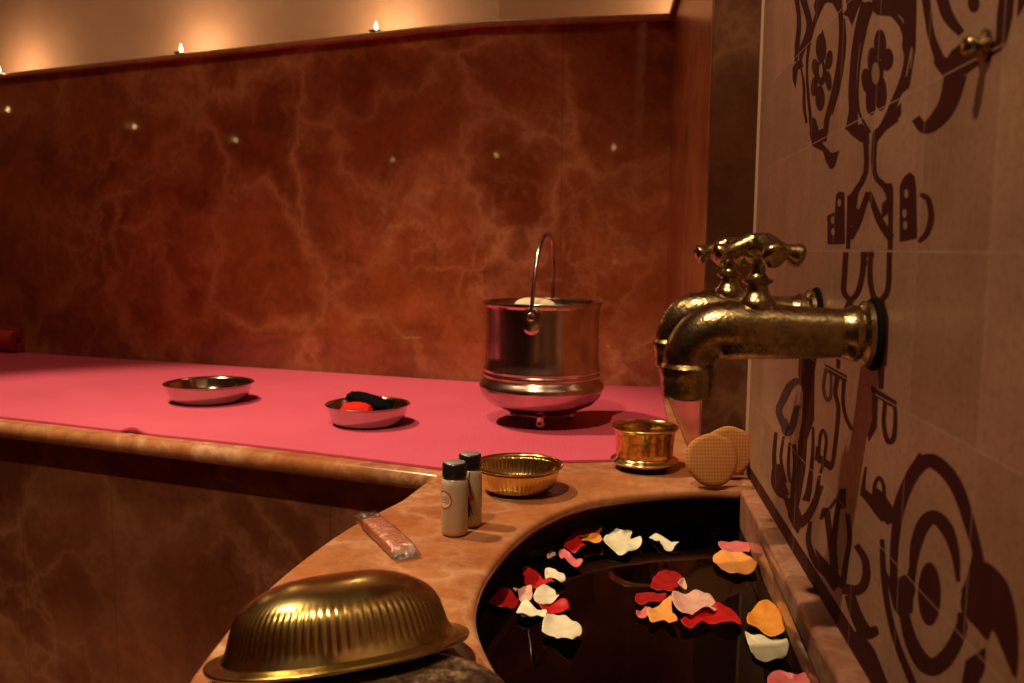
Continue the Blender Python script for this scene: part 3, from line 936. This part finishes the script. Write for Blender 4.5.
b2 = steel_bowl('steel_bowl', 'shallow steel bowl holding red and black cloths on the pink mat', 368, 423.5, .0705, .034, MZ)
# cloths lying in the second bowl
def blob(name, w, d, h, mat, seed, label, cat, loc, rot, group=None):
    bm = bmesh.new()
    bmesh.ops.create_icosphere(bm, subdivisions=4, radius=1)
    for v in bm.verts:
        n = noise.fractal(v.co * 1.9 + Vector((seed, 0, 0)), .8, 2.0, 4)
        v.co *= 1 + .16 * n
        v.co = Vector((math.copysign(abs(v.co.x) ** .8, v.co.x) * w, math.copysign(abs(v.co.y) ** .8, v.co.y) * d, v.co.z * h))
        v.co.z += .0018 * noise.noise(v.co * 190)
    o = obj(name, bm, mat)
    o.location = loc; o.rotation_euler = rot
    return tag(o, label, cat, group)
p2 = b2.location
blob('folded_cloth', .027, .021, .0105, M_REDCLOTH, 3, 'red folded cloth lying in the steel bowl, in front of the black one', 'cloth', (p2.x - .016, p2.y - .022, MZ + .0265), (.22, .06, -.1))
blob('folded_cloth', .043, .019, .0125, M_BLACKCLOTH, 8, 'black bunched cloth lying in the steel bowl, behind the red one', 'cloth', (p2.x - .0, p2.y + .013, MZ + .034), (.1, .22, -.35))

# silver bucket
bp = P(541, 422, MZ)
bk = thing('footed_bucket', 'tall silver footed bucket with an upright bail handle on the pink mat', 'bucket', (bp.x, bp.y, MZ), (0, 0, math.radians(0)))
SB = .0970
out = [(0, .016), (.045, .016), (.056, .018), (.058, .0235), (.070, .026), (.088, .034), (.1000, .046), (.1045, .056), (.1055, .061), (.1035, .067), (.0985, .071), (.0962, .0755), (.0985, .0785), (.0985, .082), (.0965, .0845), (.0985, .0875), (.0985, .0905), (.0962, .094), (.0955, .110), (.0952, .150), (.0955, .178), (.0965, .1905)]
ins = [(.0945, .1905), (.0935, .178), (.0932, .110), (.0925, .075), (.094, .060), (.080, .038), (.05, .0215), (0, .0205)]
kB = SB / .0965
obj('bucket_wall', lathe([(r * kB, z * 1.05) for r, z in out + ins], 96), M_TIN, bk, auto=60)
obj('rim', lathe([(r * kB, z * 1.05) for r, z in ((.0940, .188), (.0972, .188), (.0990, .1915), (.1000, .1950), (.0985, .1972), (.0955, .1970), (.0940, .1935))], 96, close=True), M_TIN, bk, auto=60)
for k in range(3):
    a = -PI / 2 - .05 + k * 2 * PI / 3
    f = obj('foot', lathe([(0, 0), (.006, .0005), (.0082, .004), (.0078, .008), (.006, .012), (.0075, .020), (0, .022)], 24), M_TIN, bk, auto=60)
    f.location = (.056 * math.cos(a), .056 * math.sin(a), 0)
# bail: pivots on the near and far side of the rim
ang = math.radians(-102)
e = Vector((math.cos(ang), math.sin(ang), 0))
lean = Vector((.007, 0, 0))
pts = []
hw, z0, zt = .0970, .187, .318
for k in range(25):
    u = PI * k / 24
    sgn = math.cos(u)
    x = math.copysign(abs(sgn) ** .8, sgn) * hw * 1.02
    zz = z0 + (zt - z0) * math.sin(u) ** .85
    pts.append(e * x + Vector((0, 0, zz)) + lean * math.sin(u))
obj('bail_handle', tube(pts, .0034, 12), M_TIN, bk, auto=60)
for sg in (1, -1):
    q = e * (sg * .0970)
    bm = bmesh.new()
    Mx = Matrix.Translation(q + Vector((0, 0, .181))) @ Matrix.Rotation(math.atan2(e.y * sg, e.x * sg), 4, 'Z') @ Matrix.Rotation(PI / 2, 4, 'Y')
    pr = [(0, -.001), (.0155, -.001), (.017, .0008), (.016, .003), (.012, .004), (0, .0045)]
    lathe(pr, 28, bm)
    for v in bm.verts: v.co.x *= 1.35
    bmesh.ops.transform(bm, matrix=Mx, verts=bm.verts)
    ear = obj('handle_ear', bm, M_TIN, bk, auto=50)
    lg = obj('pivot_loop', lathe([(.0055 + .002 * math.cos(a), .002 * math.sin(a)) for a in [2 * PI * i / 10 for i in range(10)]], 20, close=True, M4=Matrix.Translation(q * 1.04 + Vector((0, 0, .187))) @ Matrix.Rotation(PI / 2, 4, 'X')), M_TIN, ear, auto=60)
# pale soap cake in the bucket
bm = bmesh.new()
bmesh.ops.create_icosphere(bm, subdivisions=4, radius=1)
for v in bm.verts:
    v.co = Vector((math.copysign(abs(v.co.x) ** .6, v.co.x) * .036, math.copysign(abs(v.co.y) ** .6, v.co.y) * .026, math.copysign(abs(v.co.z) ** .7, v.co.z) * .022))
    v.co *= 1 + .06 * noise.noise(v.co * 40)
so = obj('soap_cake', bm, M_CREAM)
so.location = (bp.x - .012, bp.y - .052, MZ + .192); so.rotation_euler = (.12, .05, .15)
tag(so, 'cream soap cake sitting at the brim of the silver bucket', 'soap')

# brass ribbed bowl
gp = P(518, 490.5, BZ)
gb = thing('brass_bowl', 'fluted golden brass bowl on the basin rim behind the two small bottles', 'bowl', (gp.x, gp.y, BZ))
def flute(n, amp, lo, hi):
    return lambda a, i: 1 + (amp * (abs(math.sin(a * n / 2)) - .5) if lo <= i <= hi else 0)
R, H = .0560, .034
out = [(0, .0005), (R * .60, .0005), (R * .68, .002), (R * .76, .006), (R * .82, .012), (R * .87, .019), (R * .90, .025), (R * .915, .028), (R * .93, .0305)]
ins = [(R * .915, .0305), (R * .90, .028), (R * .885, .025), (R * .855, .019), (R * .80, .012), (R * .74, .0072), (R * .66, .0035), (0, .0028)]
obj('bowl_wall', lathe(out + ins, 240, mod=flute(56, .022, 3, 14)), M_BRASS, gb)
obj('rim', lathe([(R * .915, .030), (R * .96, .0318), (R * 1.0, .0325), (R * 1.006, .0338), (R * .99, .0350), (R * .95, .0342), (R * .91, .0318)], 96, close=True), M_BRASS, gb, auto=60)

# brass cup with saucer flange
cp = P(644, 468, BZ)
cu = thing('brass_cup', 'small etched brass cup with a flared foot on the basin rim beside the pads', 'cup', (cp.x, cp.y, BZ))
k = .0455
out = [(0, .001), (k * .66, .001), (k * .74, .003), (k * .80, .006)]
up_ = [(k * .80, .006), (k * .98, .0095), (k * 1.02, .0125), (k * 1.00, .0140), (k * .90, .0150), (k * .86, .0175)]
obj('foot', lathe(out + up_ + [(k * .80, .0175), (0, .0165)], 72), M_BRASS, cu, auto=50)
body = [(0, .0166), (k * .84, .0166), (k * .86, .0195), (k * .86, .026), (k * .875, .038), (k * .90, .050), (k * .92, .0545)]
obj('cup_wall', lathe(body + [(k * .90, .0545), (k * .875, .050), (k * .85, .038), (k * .83, .022), (0, .0195)], 72), M_ETCH, cu, auto=50)
obj('rim', lathe([(k * .90, .0535), (k * .95, .0545), (k * 1.0, .0570), (k * 1.015, .0582), (k * 1.0, .0593), (k * .95, .0570), (k * .895, .0555)], 72, close=True), M_BRASS, cu, auto=60)

# scrubbing pads
def pad(name, label, x, y, r, tilt, yaw, dz=0.0, dy=0.0):
    p = P(x, y, BZ)
    bm = lathe([(0, -.0055), (r * .82, -.0055), (r * .94, -.0047), (r, -.0015), (r, .0015), (r * .94, .0047), (r * .82, .0055), (0, .0055)], 64,
               mod=lambda a, i: 1 + .02 * math.sin(3 * a + 1) + .012 * math.sin(7 * a))
    o = obj(name, bm, M_PAD, auto=70)
    o.data.transform(Matrix.Rotation(.5, 4, 'Z'))
    o.rotation_euler = (PI / 2 - tilt, 0, yaw)
    o.location = (p.x, p.y + dy, BZ + r * math.cos(tilt) + .0055 * math.sin(tilt) + .0012 + dz)
    return tag(o, label, 'scrubber', 'round scrubbing pads')
pad('scrub_pad', 'round woven tan scrub pad leaning in front of its twin', 711.5, 487.5, .0335, .26, .04, 0, .004)
pad('scrub_pad', 'round woven tan scrub pad behind its twin, against the corner', 730.5, 481, .0325, .14, -.10, .003, .014)

# bottles
def cyl_patch(bm, strip, r):
    """strip: list of ((a0,z0),(a1,z1)) rungs on the cylinder"""
    rows = []
    for (a0, z0), (a1, z1) in strip:
        rows.append([bm.verts.new((r * math.sin(a), -r * math.cos(a), z)) for a, z in ((a0, z0), (a1, z1))])
    for A, B in zip(rows, rows[1:]):
        bm.faces.new((A[0], A[1], B[1], B[0]))
def cyl_ring(bm, ca, cz, ro, ri, r, n=32):
    cyl_patch(bm, [((ca + ro * math.sin(t) / r, cz + ro * math.cos(t)), (ca + ri * math.sin(t) / r, cz + ri * math.cos(t))) for t in [2 * PI * i / n for i in range(n + 1)]], r)
def cyl_line(bm, pts, w, r):
    rungs = []
    for i, (a, z) in enumerate(pts):
        a1, z1 = pts[min(i + 1, len(pts) - 1)]; a0, z0 = pts[max(i - 1, 0)]
        dx, dz = (a1 - a0) * r, z1 - z0
        l = math.hypot(dx, dz) or 1
        ww = w[i] if hasattr(w, '__len__') else w
        nx, nz = -dz / l * ww / 2, dx / l * ww / 2
        rungs.append(((a + nx / r, z + nz), (a - nx / r, z - nz)))
    cyl_patch(bm, rungs, r)
def bottle(label, x, y, r, h):
    p = P(x, y, BZ)
    t = thing('toiletry_bottle', label, 'bottle', (p.x, p.y, BZ), None, 'small toiletry bottles on the basin rim')
    hb = h - .0165
    prof = [(0, .0008), (r * .80, .0008), (r * .94, .0018), (r, .005), (r, hb - .007), (r * .96, hb - .0025), (r * .84, hb), (r * .74, hb + .0008), (r * .74, hb + .003), (0, hb + .003)]
    obj('bottle_body', lathe(prof, 48), M_BOTTLE, t, auto=50)
    rc = r * .92
    c = obj('cap', lathe([(rc * .78, hb + .0018), (rc, hb + .0018), (rc * 1.0, h - .0022), (rc * .95, h - .0008), (rc * .86, h)], 48, mod=lambda a, i: 1 + .008 * math.sin(a * 48 / 2)), M_BLACK, t, auto=40)
    obj('cap_top', lathe([(rc * .87, h - .0012), (rc * .86, h), (rc * .8, h + .0004), (0, h + .0004)], 48), M_CAPTOP, c, auto=40)
    return t, r
bt, r = bottle('milky toiletry bottle in front, with a round red ring mark', 454.5, 534, .0140, .0775)
bm = bmesh.new(); cyl_ring(bm, -.80, .0395, .0098, .0080, r + .0002); o = obj('ring_mark', bm, M_RED, bt)
bm = bmesh.new(); cyl_ring(bm, -.80, .0395, .0080, .0001, r + .00018); obj('mark_disc', bm, M_LABEL, bt)
bm = bmesh.new()
for dz in (.003, .0, -.003): cyl_line(bm, [(-.80 - .12, .0395 + dz), (-.80 + .06, .0395 + dz + .0008), (-.80 + .16, .0395 + dz)], .0009, r + .0003)
obj('red_lettering', bm, M_RED, bt)
bt2, r = bottle('milky toiletry bottle behind, with a black stem and red berry drawing', 469.8, 525, .0132, .0795)
bm = bmesh.new()
cyl_line(bm, [(.02, .063), (-.03, .056), (.0, .049), (.06, .042), (.16, .0365)], [.0006, .0009, .001, .0012, .0012], r + .0002)
cyl_line(bm, [(.0, .033), (-.02, .026), (-.06, .014)], [.0004, .0026, .0034], r + .0002)
cyl_line(bm, [(.0, .030), (.14, .022), (.26, .015)], [.0006, .0014, .0008], r + .00022)
cyl_line(bm, [(-.06, .034), (-.05, .024), (-.1, .013)], [.0006, .002, .0026], r + .00024)
obj('stem_drawing', bm, M_INK, bt2)
bm = bmesh.new(); cyl_ring(bm, .16, .034, .0031, .0001, r + .0003, 20); obj('berry_mark', bm, M_RED, bt2)

# wrapped soap
a_, b_ = P(374, 524, BZ + .006), P(402, 550, BZ + .006)
mid = (a_ + b_) / 2
dv = (b_ - a_)
yaw = math.atan2(dv.y, dv.x)
Ls = dv.length / 2 + .006
ws = thing('wrapped_soap', 'salmon pink soap bar in a clear crinkled wrapper on the basin rim', 'soap', (mid.x, mid.y, BZ), (0, 0, yaw))
bm = box(-Ls, Ls, -.0125, .0125, .0014, .0115, .003, 3)
obj('soap_bar', bm, M_SOAP, ws, auto=50)
bm = bmesh.new()
nx, na = 44, 40
rows = []
for i in range(nx + 1):
    u = i / nx
    x = -Ls - .024 + (2 * Ls + .034) * u
    inside = min(1, max(0, (x + Ls + .010) / .012)) * min(1, max(0, (Ls + .006 - x) / .007))
    tw = max(0, 1 - abs(x + Ls + .011) / .007)
    row = []
    for j in range(na):
        a = 2 * PI * j / na
        ca, sa = math.cos(a), math.sin(a)
        w = (.0132 * inside + (1 - inside) * (.0135 if x > 0 else .0125)) * (1 - .55 * tw)
        h = .0062 * inside + (.0012 if x > 0 else .0040) * (1 - inside) + .002 * tw
        y = math.copysign(abs(ca) ** .5, ca) * w
        z = math.copysign(abs(sa) ** .5, sa) * h + .0068 * inside + (1 - inside) * (.0036 if x > 0 else .0062)
        nv = Vector((x, y, z)) * 150
        jit = .0013 + .0030 * (1 - inside)
        row.append(bm.verts.new((x + jit * noise.noise(nv), y + jit * noise.noise(nv + Vector((9, 0, 0))), max(.0006, z + jit * noise.noise(nv + Vector((0, 9, 0)))))))
    rows.append(row)
for A, B in zip(rows, rows[1:]):
    for j in range(na):
        bm.faces.new((A[j], A[(j + 1) % na], B[(j + 1) % na], B[j]))
obj('wrapper', bm, M_WRAP, ws, smooth=True)

# ------------------------------------------------------------------ oval brass dish turned over, and the stone it rests on
la, lb = P(203, 671, BZ + .0175), P(463, 625, BZ + .0175)
ctr = (la + lb) / 2
ax = (lb - la); half = ax.length / 2
yaw = math.atan2(ax.y, ax.x); tl = math.asin(ax.z / ax.length)
a_out, b_out, Hd = half, .070, .060
theta = math.radians(14)
Rm = Matrix.Rotation(yaw, 4, 'Z') @ Matrix.Rotation(-tl, 4, 'Y') @ Matrix.Rotation(-theta, 4, 'X')
lid = thing('oval_brass_dish', 'large fluted oval brass dish turned upside down on the basin rim', 'dish', ctr, Rm.to_euler())
def oval(profile, seg, flutes=None):
    """profile: (inset from rim outline, z, flute amp)"""
    bm = bmesh.new()
    rings = []
    for ins, z, amp in profile:
        ring = []
        A_, B_ = a_out - ins * 1.12, b_out - ins
        for k in range(seg):
            a = 2 * PI * k / seg
            ca, sa = math.cos(a), math.sin(a)
            e_ = 2 / 2.25
            x = math.copysign(abs(ca) ** e_, ca) * A_; y = math.copysign(abs(sa) ** e_, sa) * B_
            f = 1 + amp * (abs(math.sin(a * 42)) - .6)
            ring.append(bm.verts.new((x * f, y * f, z)))
        rings.append(ring)
    for A, B in zip(rings, rings[1:]):
        for k in range(seg):
            k2 = (k + 1) % seg
            bm.faces.new((A[k], A[k2], B[k2], B[k]))
    return bm, rings
prof = [(.0100, .0020, 0), (.0114, .005, 0), (.0128, .008, .0), (.0140, .011, .009), (.0156, .017, .015), (.0174, .0235, .016), (.0196, .029, .014), (.0222, .033, .006), (.0255, .0365, 0), (.0300, .0400, 0), (.0355, .0432, 0), (.0425, .0462, 0), (.0500, .0484, 0), (.0580, .0498, 0), (.0650, .0506, 0), (.0695, .0508, 0)]
bm, rg = oval(prof, 672)
bm.faces.new(rg[-1])
o = obj('dish_body', bm, M_LID, lid)
bm, rg = oval([(.0102, .0018, 0), (.0080, .0016, 0), (.0050, .0008, 0), (.0020, .0000, 0), (.0004, .0000, 0), (0, -.0012, 0), (.0004, -.0026, 0), (.0020, -.0028, 0), (.0060, -.0016, 0), (.0100, -.0004, 0), (.0102, .0018, 0)], 160)
obj('dish_rim', bm, M_LID, lid)
sp = P(388, 684, BZ + .022)
bm = lathe([(0, 0), (.93, 0), (.985, .003), (1.0, .009), (.985, .015), (.94, .0195), (.86, .0215), (0, .022)], 72, mod=lambda a, i: 1 + .015 * math.sin(3 * a + .4) + .01 * math.sin(5 * a))
for v in bm.verts:
    v.co.x *= .079; v.co.y *= .066
st = obj('pumice_stone', bm, M_STONE, auto=60)
st.location = (sp.x, sp.y - .008, BZ + .0006)
tag(st, 'dark mottled flat stone on the basin rim under the edge of the oval brass dish', 'stone')

# ------------------------------------------------------------------ petals floating on the water
K1 = (470, 500, 6.83); K2 = (480, 560, 7.59); K3 = (620, 560, 7.314); K4 = (700, 530, 4.467); K5 = (540, 500, 6.4)
petals = [
 (K1, [(355, 490), (380, 478), (440, 490), (500, 540), (575, 580), (540, 595), (430, 605), (380, 590), (370, 540)], 'red', 0, 'red petal with a narrow tip touching the small oval white petal'),
 (K1, [(515, 480), (545, 478), (600, 500), (645, 520), (650, 550), (620, 568), (580, 560), (530, 545), (512, 515)], 'white', 1, 'small oval white petal beside the narrow tipped red one'),
 (K1, [(640, 310), (690, 230), (730, 215), (755, 235), (745, 270), (790, 310), (760, 340), (720, 365), (660, 335)], 'red', 1, 'deep red rolled petal between the wilted orange one and the magenta pink one'),
 (K1, [(605, 375), (640, 355), (665, 370), (765, 420), (760, 440), (720, 455), (680, 445), (640, 415)], 'pink', 2, 'narrow magenta pink petal just below the deep red rolled one'),
 (K1, [(400, 375), (450, 345), (520, 335), (570, 360), (530, 390), (420, 395)], 'dark', 0, 'dark sunken petal near the rim with a pale crumb at its tip'),
 (K1, [(525, 385), (545, 366), (568, 360), (585, 380), (560, 400)], 'palepink', 2, 'tiny pale petal scrap at the tip of the dark sunken petal'),
 (K5, [(265, 260), (330, 240), (375, 225), (400, 250), (395, 275), (330, 280), (280, 275)], 'orange', 2, 'bright orange petal fold beside the large curled white petal'),
 (K5, [(200, 190), (250, 150), (330, 150), (395, 180), (390, 215), (350, 240), (260, 250), (220, 210)], 'brown', 0, 'wilted brown orange petal farthest from the camera'),
 (K5, [(405, 255), (440, 225), (490, 200), (520, 205), (560, 190), (590, 200), (580, 240), (640, 250), (650, 285), (600, 320), (540, 355), (490, 345), (430, 310)], 'cream', 1, 'large curled creamy white petal at the far side of the water'),
 (K5, [(700, 240), (760, 240), (885, 285), (870, 300), (820, 330), (780, 300), (740, 270)], 'white', 0, 'pointed white petal next to the large curled creamy one'),
 (K2, [(250, 225), (300, 220), (350, 200), (390, 215), (395, 300), (350, 320), (300, 305), (290, 260)], 'palepink', 2, 'blush white petal between the dim red petal and the round white one'),
 (K2, [(110, 265), (200, 245), (250, 250), (290, 300), (290, 340), (240, 365), (130, 370), (60, 320)], 'red', 0, 'dim red petal closest to the curved rim of the basin'),
 (K2, [(400, 280), (430, 230), (500, 205), (550, 215), (585, 260), (600, 290), (560, 310), (500, 335), (430, 330)], 'white', 1, 'round white petal lying above the wide red petal'),
 (K2, [(430, 345), (520, 325), (580, 310), (660, 325), (680, 380), (640, 420), (560, 400), (500, 400)], 'red', 0, 'wide red petal just above the large squarish white petal'),
 (K2, [(275, 395), (310, 345), (350, 340), (430, 370), (505, 405), (490, 425), (430, 420), (380, 440), (300, 420)], 'cream', 1, 'curled greenish white petal left of the large squarish white one'),
 (K2, [(470, 540), (510, 425), (600, 415), (650, 430), (700, 470), (770, 510), (765, 560), (720, 610), (690, 630), (600, 600), (540, 570)], 'white', 2, 'large squarish white petal with folded corners'),
 (K3, [(220, 190), (260, 110), (340, 70), (420, 80), (460, 150), (420, 190), (380, 240), (300, 225), (240, 210)], 'crimson', 0, 'dark crimson petal at the top of the middle cluster'),
 (K3, [(415, 190), (465, 150), (490, 185), (480, 220), (430, 215)], 'palepink', 3, 'tiny pink white petal tip on the dark crimson petal of the middle cluster'),
 (K3, [(110, 290), (140, 250), (250, 245), (340, 255), (310, 300), (220, 330), (140, 330)], 'crimson', 1, 'narrow dark crimson petal behind the peach petal'),
 (K3, [(195, 370), (270, 330), (340, 290), (375, 280), (380, 370), (420, 440), (410, 465), (360, 460), (320, 425), (240, 455), (205, 420)], 'peach', 2, 'creased peach orange petal in the middle cluster'),
 (K3, [(115, 395), (160, 365), (195, 360), (200, 415), (170, 420)], 'pink', 1, 'tiny pink petal tip at the left end of the creased peach petal'),
 (K3, [(375, 290), (400, 220), (470, 240), (560, 240), (660, 270), (710, 330), (690, 370), (600, 375), (520, 410), (470, 405), (400, 350)], 'palepink', 3, 'large pale pink petal in the middle cluster'),
 (K3, [(440, 470), (500, 410), (620, 375), (740, 350), (850, 390), (890, 470), (800, 490), (640, 470), (560, 490), (500, 510)], 'red', 1, 'long red petal below the large pale pink one'),
 (K4, [(80, 70), (215, 52), (218, 100), (160, 105)], 'pink', 0, 'pink petal by the wall ledge behind the cupped orange petal'),
 (K4, [(60, 115), (100, 105), (185, 110), (240, 140), (255, 170), (230, 195), (160, 200), (100, 180), (65, 150)], 'peach', 1, 'cupped orange petal by the wall ledge in front of a pink one'),
 (K4, [(210, 400), (240, 345), (295, 312), (330, 325), (365, 390), (378, 470), (350, 485), (300, 475), (240, 440), (215, 430)], 'orange', 1, 'egg shaped orange petal against the wall ledge'),
 (K4, [(200, 460), (230, 475), (300, 480), (370, 490), (396, 530), (360, 590), (320, 598), (250, 575), (220, 520)], 'cream', 0, 'white shell shaped petal below the egg shaped orange petal'),
 (K4, [(305, 660), (350, 632), (420, 655), (470, 650), (485, 683), (480, 715), (320, 715)], 'pink', 0, 'pink petal nearest the camera, cut by the bottom of the photo'),
]
def make_petal(org, outline, colr, layer, label, i):
    ox, oy, sc = org
    z = WZ + .0007 + layer * .0018
    pts = [P(ox + x / sc, oy + y / sc, z + .0015) for x, y in outline]
    pts = catmull(pts, 5, True)
    c = sum(pts, Vector()) / len(pts)
    rnd = random.Random(i * 13 + 5)
    ph = rnd.uniform(0, 6.28)
    cup = rnd.uniform(.0018, .0040)
    big = max((p - c).length for p in pts)
    bm = bmesh.new()
    top = []
    fr = [1, .93, .82, .66, .48, .28]
    for f in fr:
        ring = []
        for k, p in enumerate(pts):
            q = (p - c) * f
            a = math.atan2(q.y, q.x)
            h = cup * f ** 2.2 + .0016 * f ** 3 * math.sin(3 * a + ph) + .0016 * math.sin(q.x * 260 + ph) * f + .0022 * f * noise.noise(Vector((q.x * 130, q.y * 130, i * 3.1)))
            if f == 1: h -= .0006
            ring.append(bm.verts.new((q.x, q.y, max(0, h + .0004))))
        top.append(ring)
    cv = bm.verts.new((0, 0, .0006))
    N = len(pts)
    for A, B in zip(top, top[1:]):
        for k in range(N):
            bm.faces.new((A[k], A[(k + 1) % N], B[(k + 1) % N], B[k]))
    for k in range(N):
        bm.faces.new((top[-1][k], top[-1][(k + 1) % N], cv))
    o = obj('rose_petal', bm, PM[colr])
    o.location = (c.x, c.y, z)
    m = o.modifiers.new('thickness', 'SOLIDIFY'); m.thickness = .0004; m.offset = 1
    tag(o, label, 'petal', 'rose petals floating on the water')
for i, a in enumerate(petals): make_petal(*a, i)

# ------------------------------------------------------------------ candles on the ledges
def copy_tree(o, parent=None):
    c = o.copy(); C.objects.link(c)
    if parent: c.parent = parent
    for ch in [q for q in bpy.data.objects if q.parent == o]:
        copy_tree(ch, c)
    return c
LZ = LEDGE + .0134
cd = thing('tealight_candle', 'lit tealight candle', 'candle', (0, 0, 0), None, 'tealights on the wall ledges')
obj('candle_cup', lathe([(0, 0), (.0180, 0), (.0188, .001), (.0188, .0125), (.0182, .0125), (.0178, .0015), (0, .0012)], 32), M_ALU, cd, auto=40)
obj('wax', lathe([(0, .0013), (.0175, .0016), (.0175, .0105), (.012, .0100), (0, .0098)], 32), M_WAX, cd, auto=40)
obj('wick', tube([(0, 0, .009), (.0003, 0, .012), (.0008, 0, .0155)], .0007, 8), M_INK, cd)
fl = obj('flame', lathe([(0, .0130), (.0022, .0145), (.0036, .0180), (.0038, .0215), (.0030, .0262), (.0016, .0310), (.0004, .0340), (0, .0345)], 20), M_FLAME, cd)
# the three candles on the back ledge stand where their flames are seen, 5 cm in from the edge
def back_spot(x, y, a, b, inset):
    d = (b - a).normalized(); n = V2(-d.y, d.x)
    if n.y < 0: n = -n
    a2 = a + n * inset
    r = ray(x, y).xy
    # solve CAM + r t = a2 + d s
    det = r.x * (-d.y) + d.x * r.y
    t = (a2.x * (-d.y) + d.x * a2.y) / det
    return CAM.xy + r * t
spots = [(back_spot(-1, 73, BL, BM_, .035), 'lit tealight on the back wall ledge at the left edge of the photo'),
         (back_spot(181, 48, BL, BM_, .035), 'lit tealight on the back wall ledge above the empty steel bowl'),
         (back_spot(376, 30, BL, BM_, .035), 'lit tealight on the back wall ledge above the bowl with cloths'),
         (V2(.385, 1.93), 'lit tealight on the side ledge, hidden behind the alcove trim')]
for x, y in ((-2.30, 2.05), (-2.37, 1.54), (-2.43, 1.03), (-2.53, -.03)):
    spots.append((V2(x, y), 'lit tealight on the ledge of the wall opposite the alcove'))
for x, y in ((-.56, -.80), (.07, -.52)):
    spots.append((V2(x, y), 'lit tealight on the ledge behind the camera'))
for i, (q, lab) in enumerate(spots):
    o = cd if i == 0 else copy_tree(cd)
    qz = (LZ + .0235 * (q.x + 1.37)) if i < 4 else 1.213
    o.location = (q.x, q.y, qz)
    o['label'] = lab
    if i < 4:
        pl = bpy.data.lights.new('candle_glow', 'POINT'); pl.energy = .75; pl.color = (1, .66, .33); pl.shadow_soft_size = .006
        lo = bpy.data.objects.new('candle_glow', pl); C.objects.link(lo)
        lo.location = (q.x, q.y, qz + .040)

# ------------------------------------------------------------------ light
def spot(name, loc, aim, energy, size, blend, col, rad):
    l = bpy.data.lights.new(name, 'SPOT')
    l.energy = energy; l.spot_size = math.radians(size); l.spot_blend = blend; l.color = col; l.shadow_soft_size = rad
    o = bpy.data.objects.new(name, l); C.objects.link(o)
    o.location = loc
    o.rotation_euler = (Vector(aim) - Vector(loc)).to_track_quat('-Z', 'Y').to_euler()
    return o
spot('bench_downlight', (-1.5, 1.40, 3.45), (-.58, 1.32, .45), 365, 35, .45, (1, .72, .41), .03)
spot('basin_downlight', (-.45, .05, 2.6), (.07, .84, .5), 122, 63, .65, (1, .70, .39), .025)
spot('back_wall_fill', (-.95, .75, 3.3), (-.65, 2.2, .85), 70, 52, .8, (1, .64, .34), .22)  # added fill that brightens the back wall; no such fixture is seen
wd = bpy.data.worlds.new('world'); scn.world = wd; wd.use_nodes = True
wd.node_tree.nodes['Background'].inputs[0].default_value = (.10, .035, .018, 1)
wd.node_tree.nodes['Background'].inputs[1].default_value = .3

scn.cycles.caustics_refractive = False
scn.cycles.caustics_reflective = False
scn.cycles.max_bounces = 8
scn.cycles.sample_clamp_indirect = 4
scn.cycles.use_denoising = True
vs_ = scn.view_settings
scn.display_settings.display_device = 'sRGB'
vs_.view_transform = 'Standard'
try: vs_.look = 'None'
except Exception: pass
vs_.exposure = 0.0; vs_.gamma = 1.0; vs_.use_curve_mapping = False
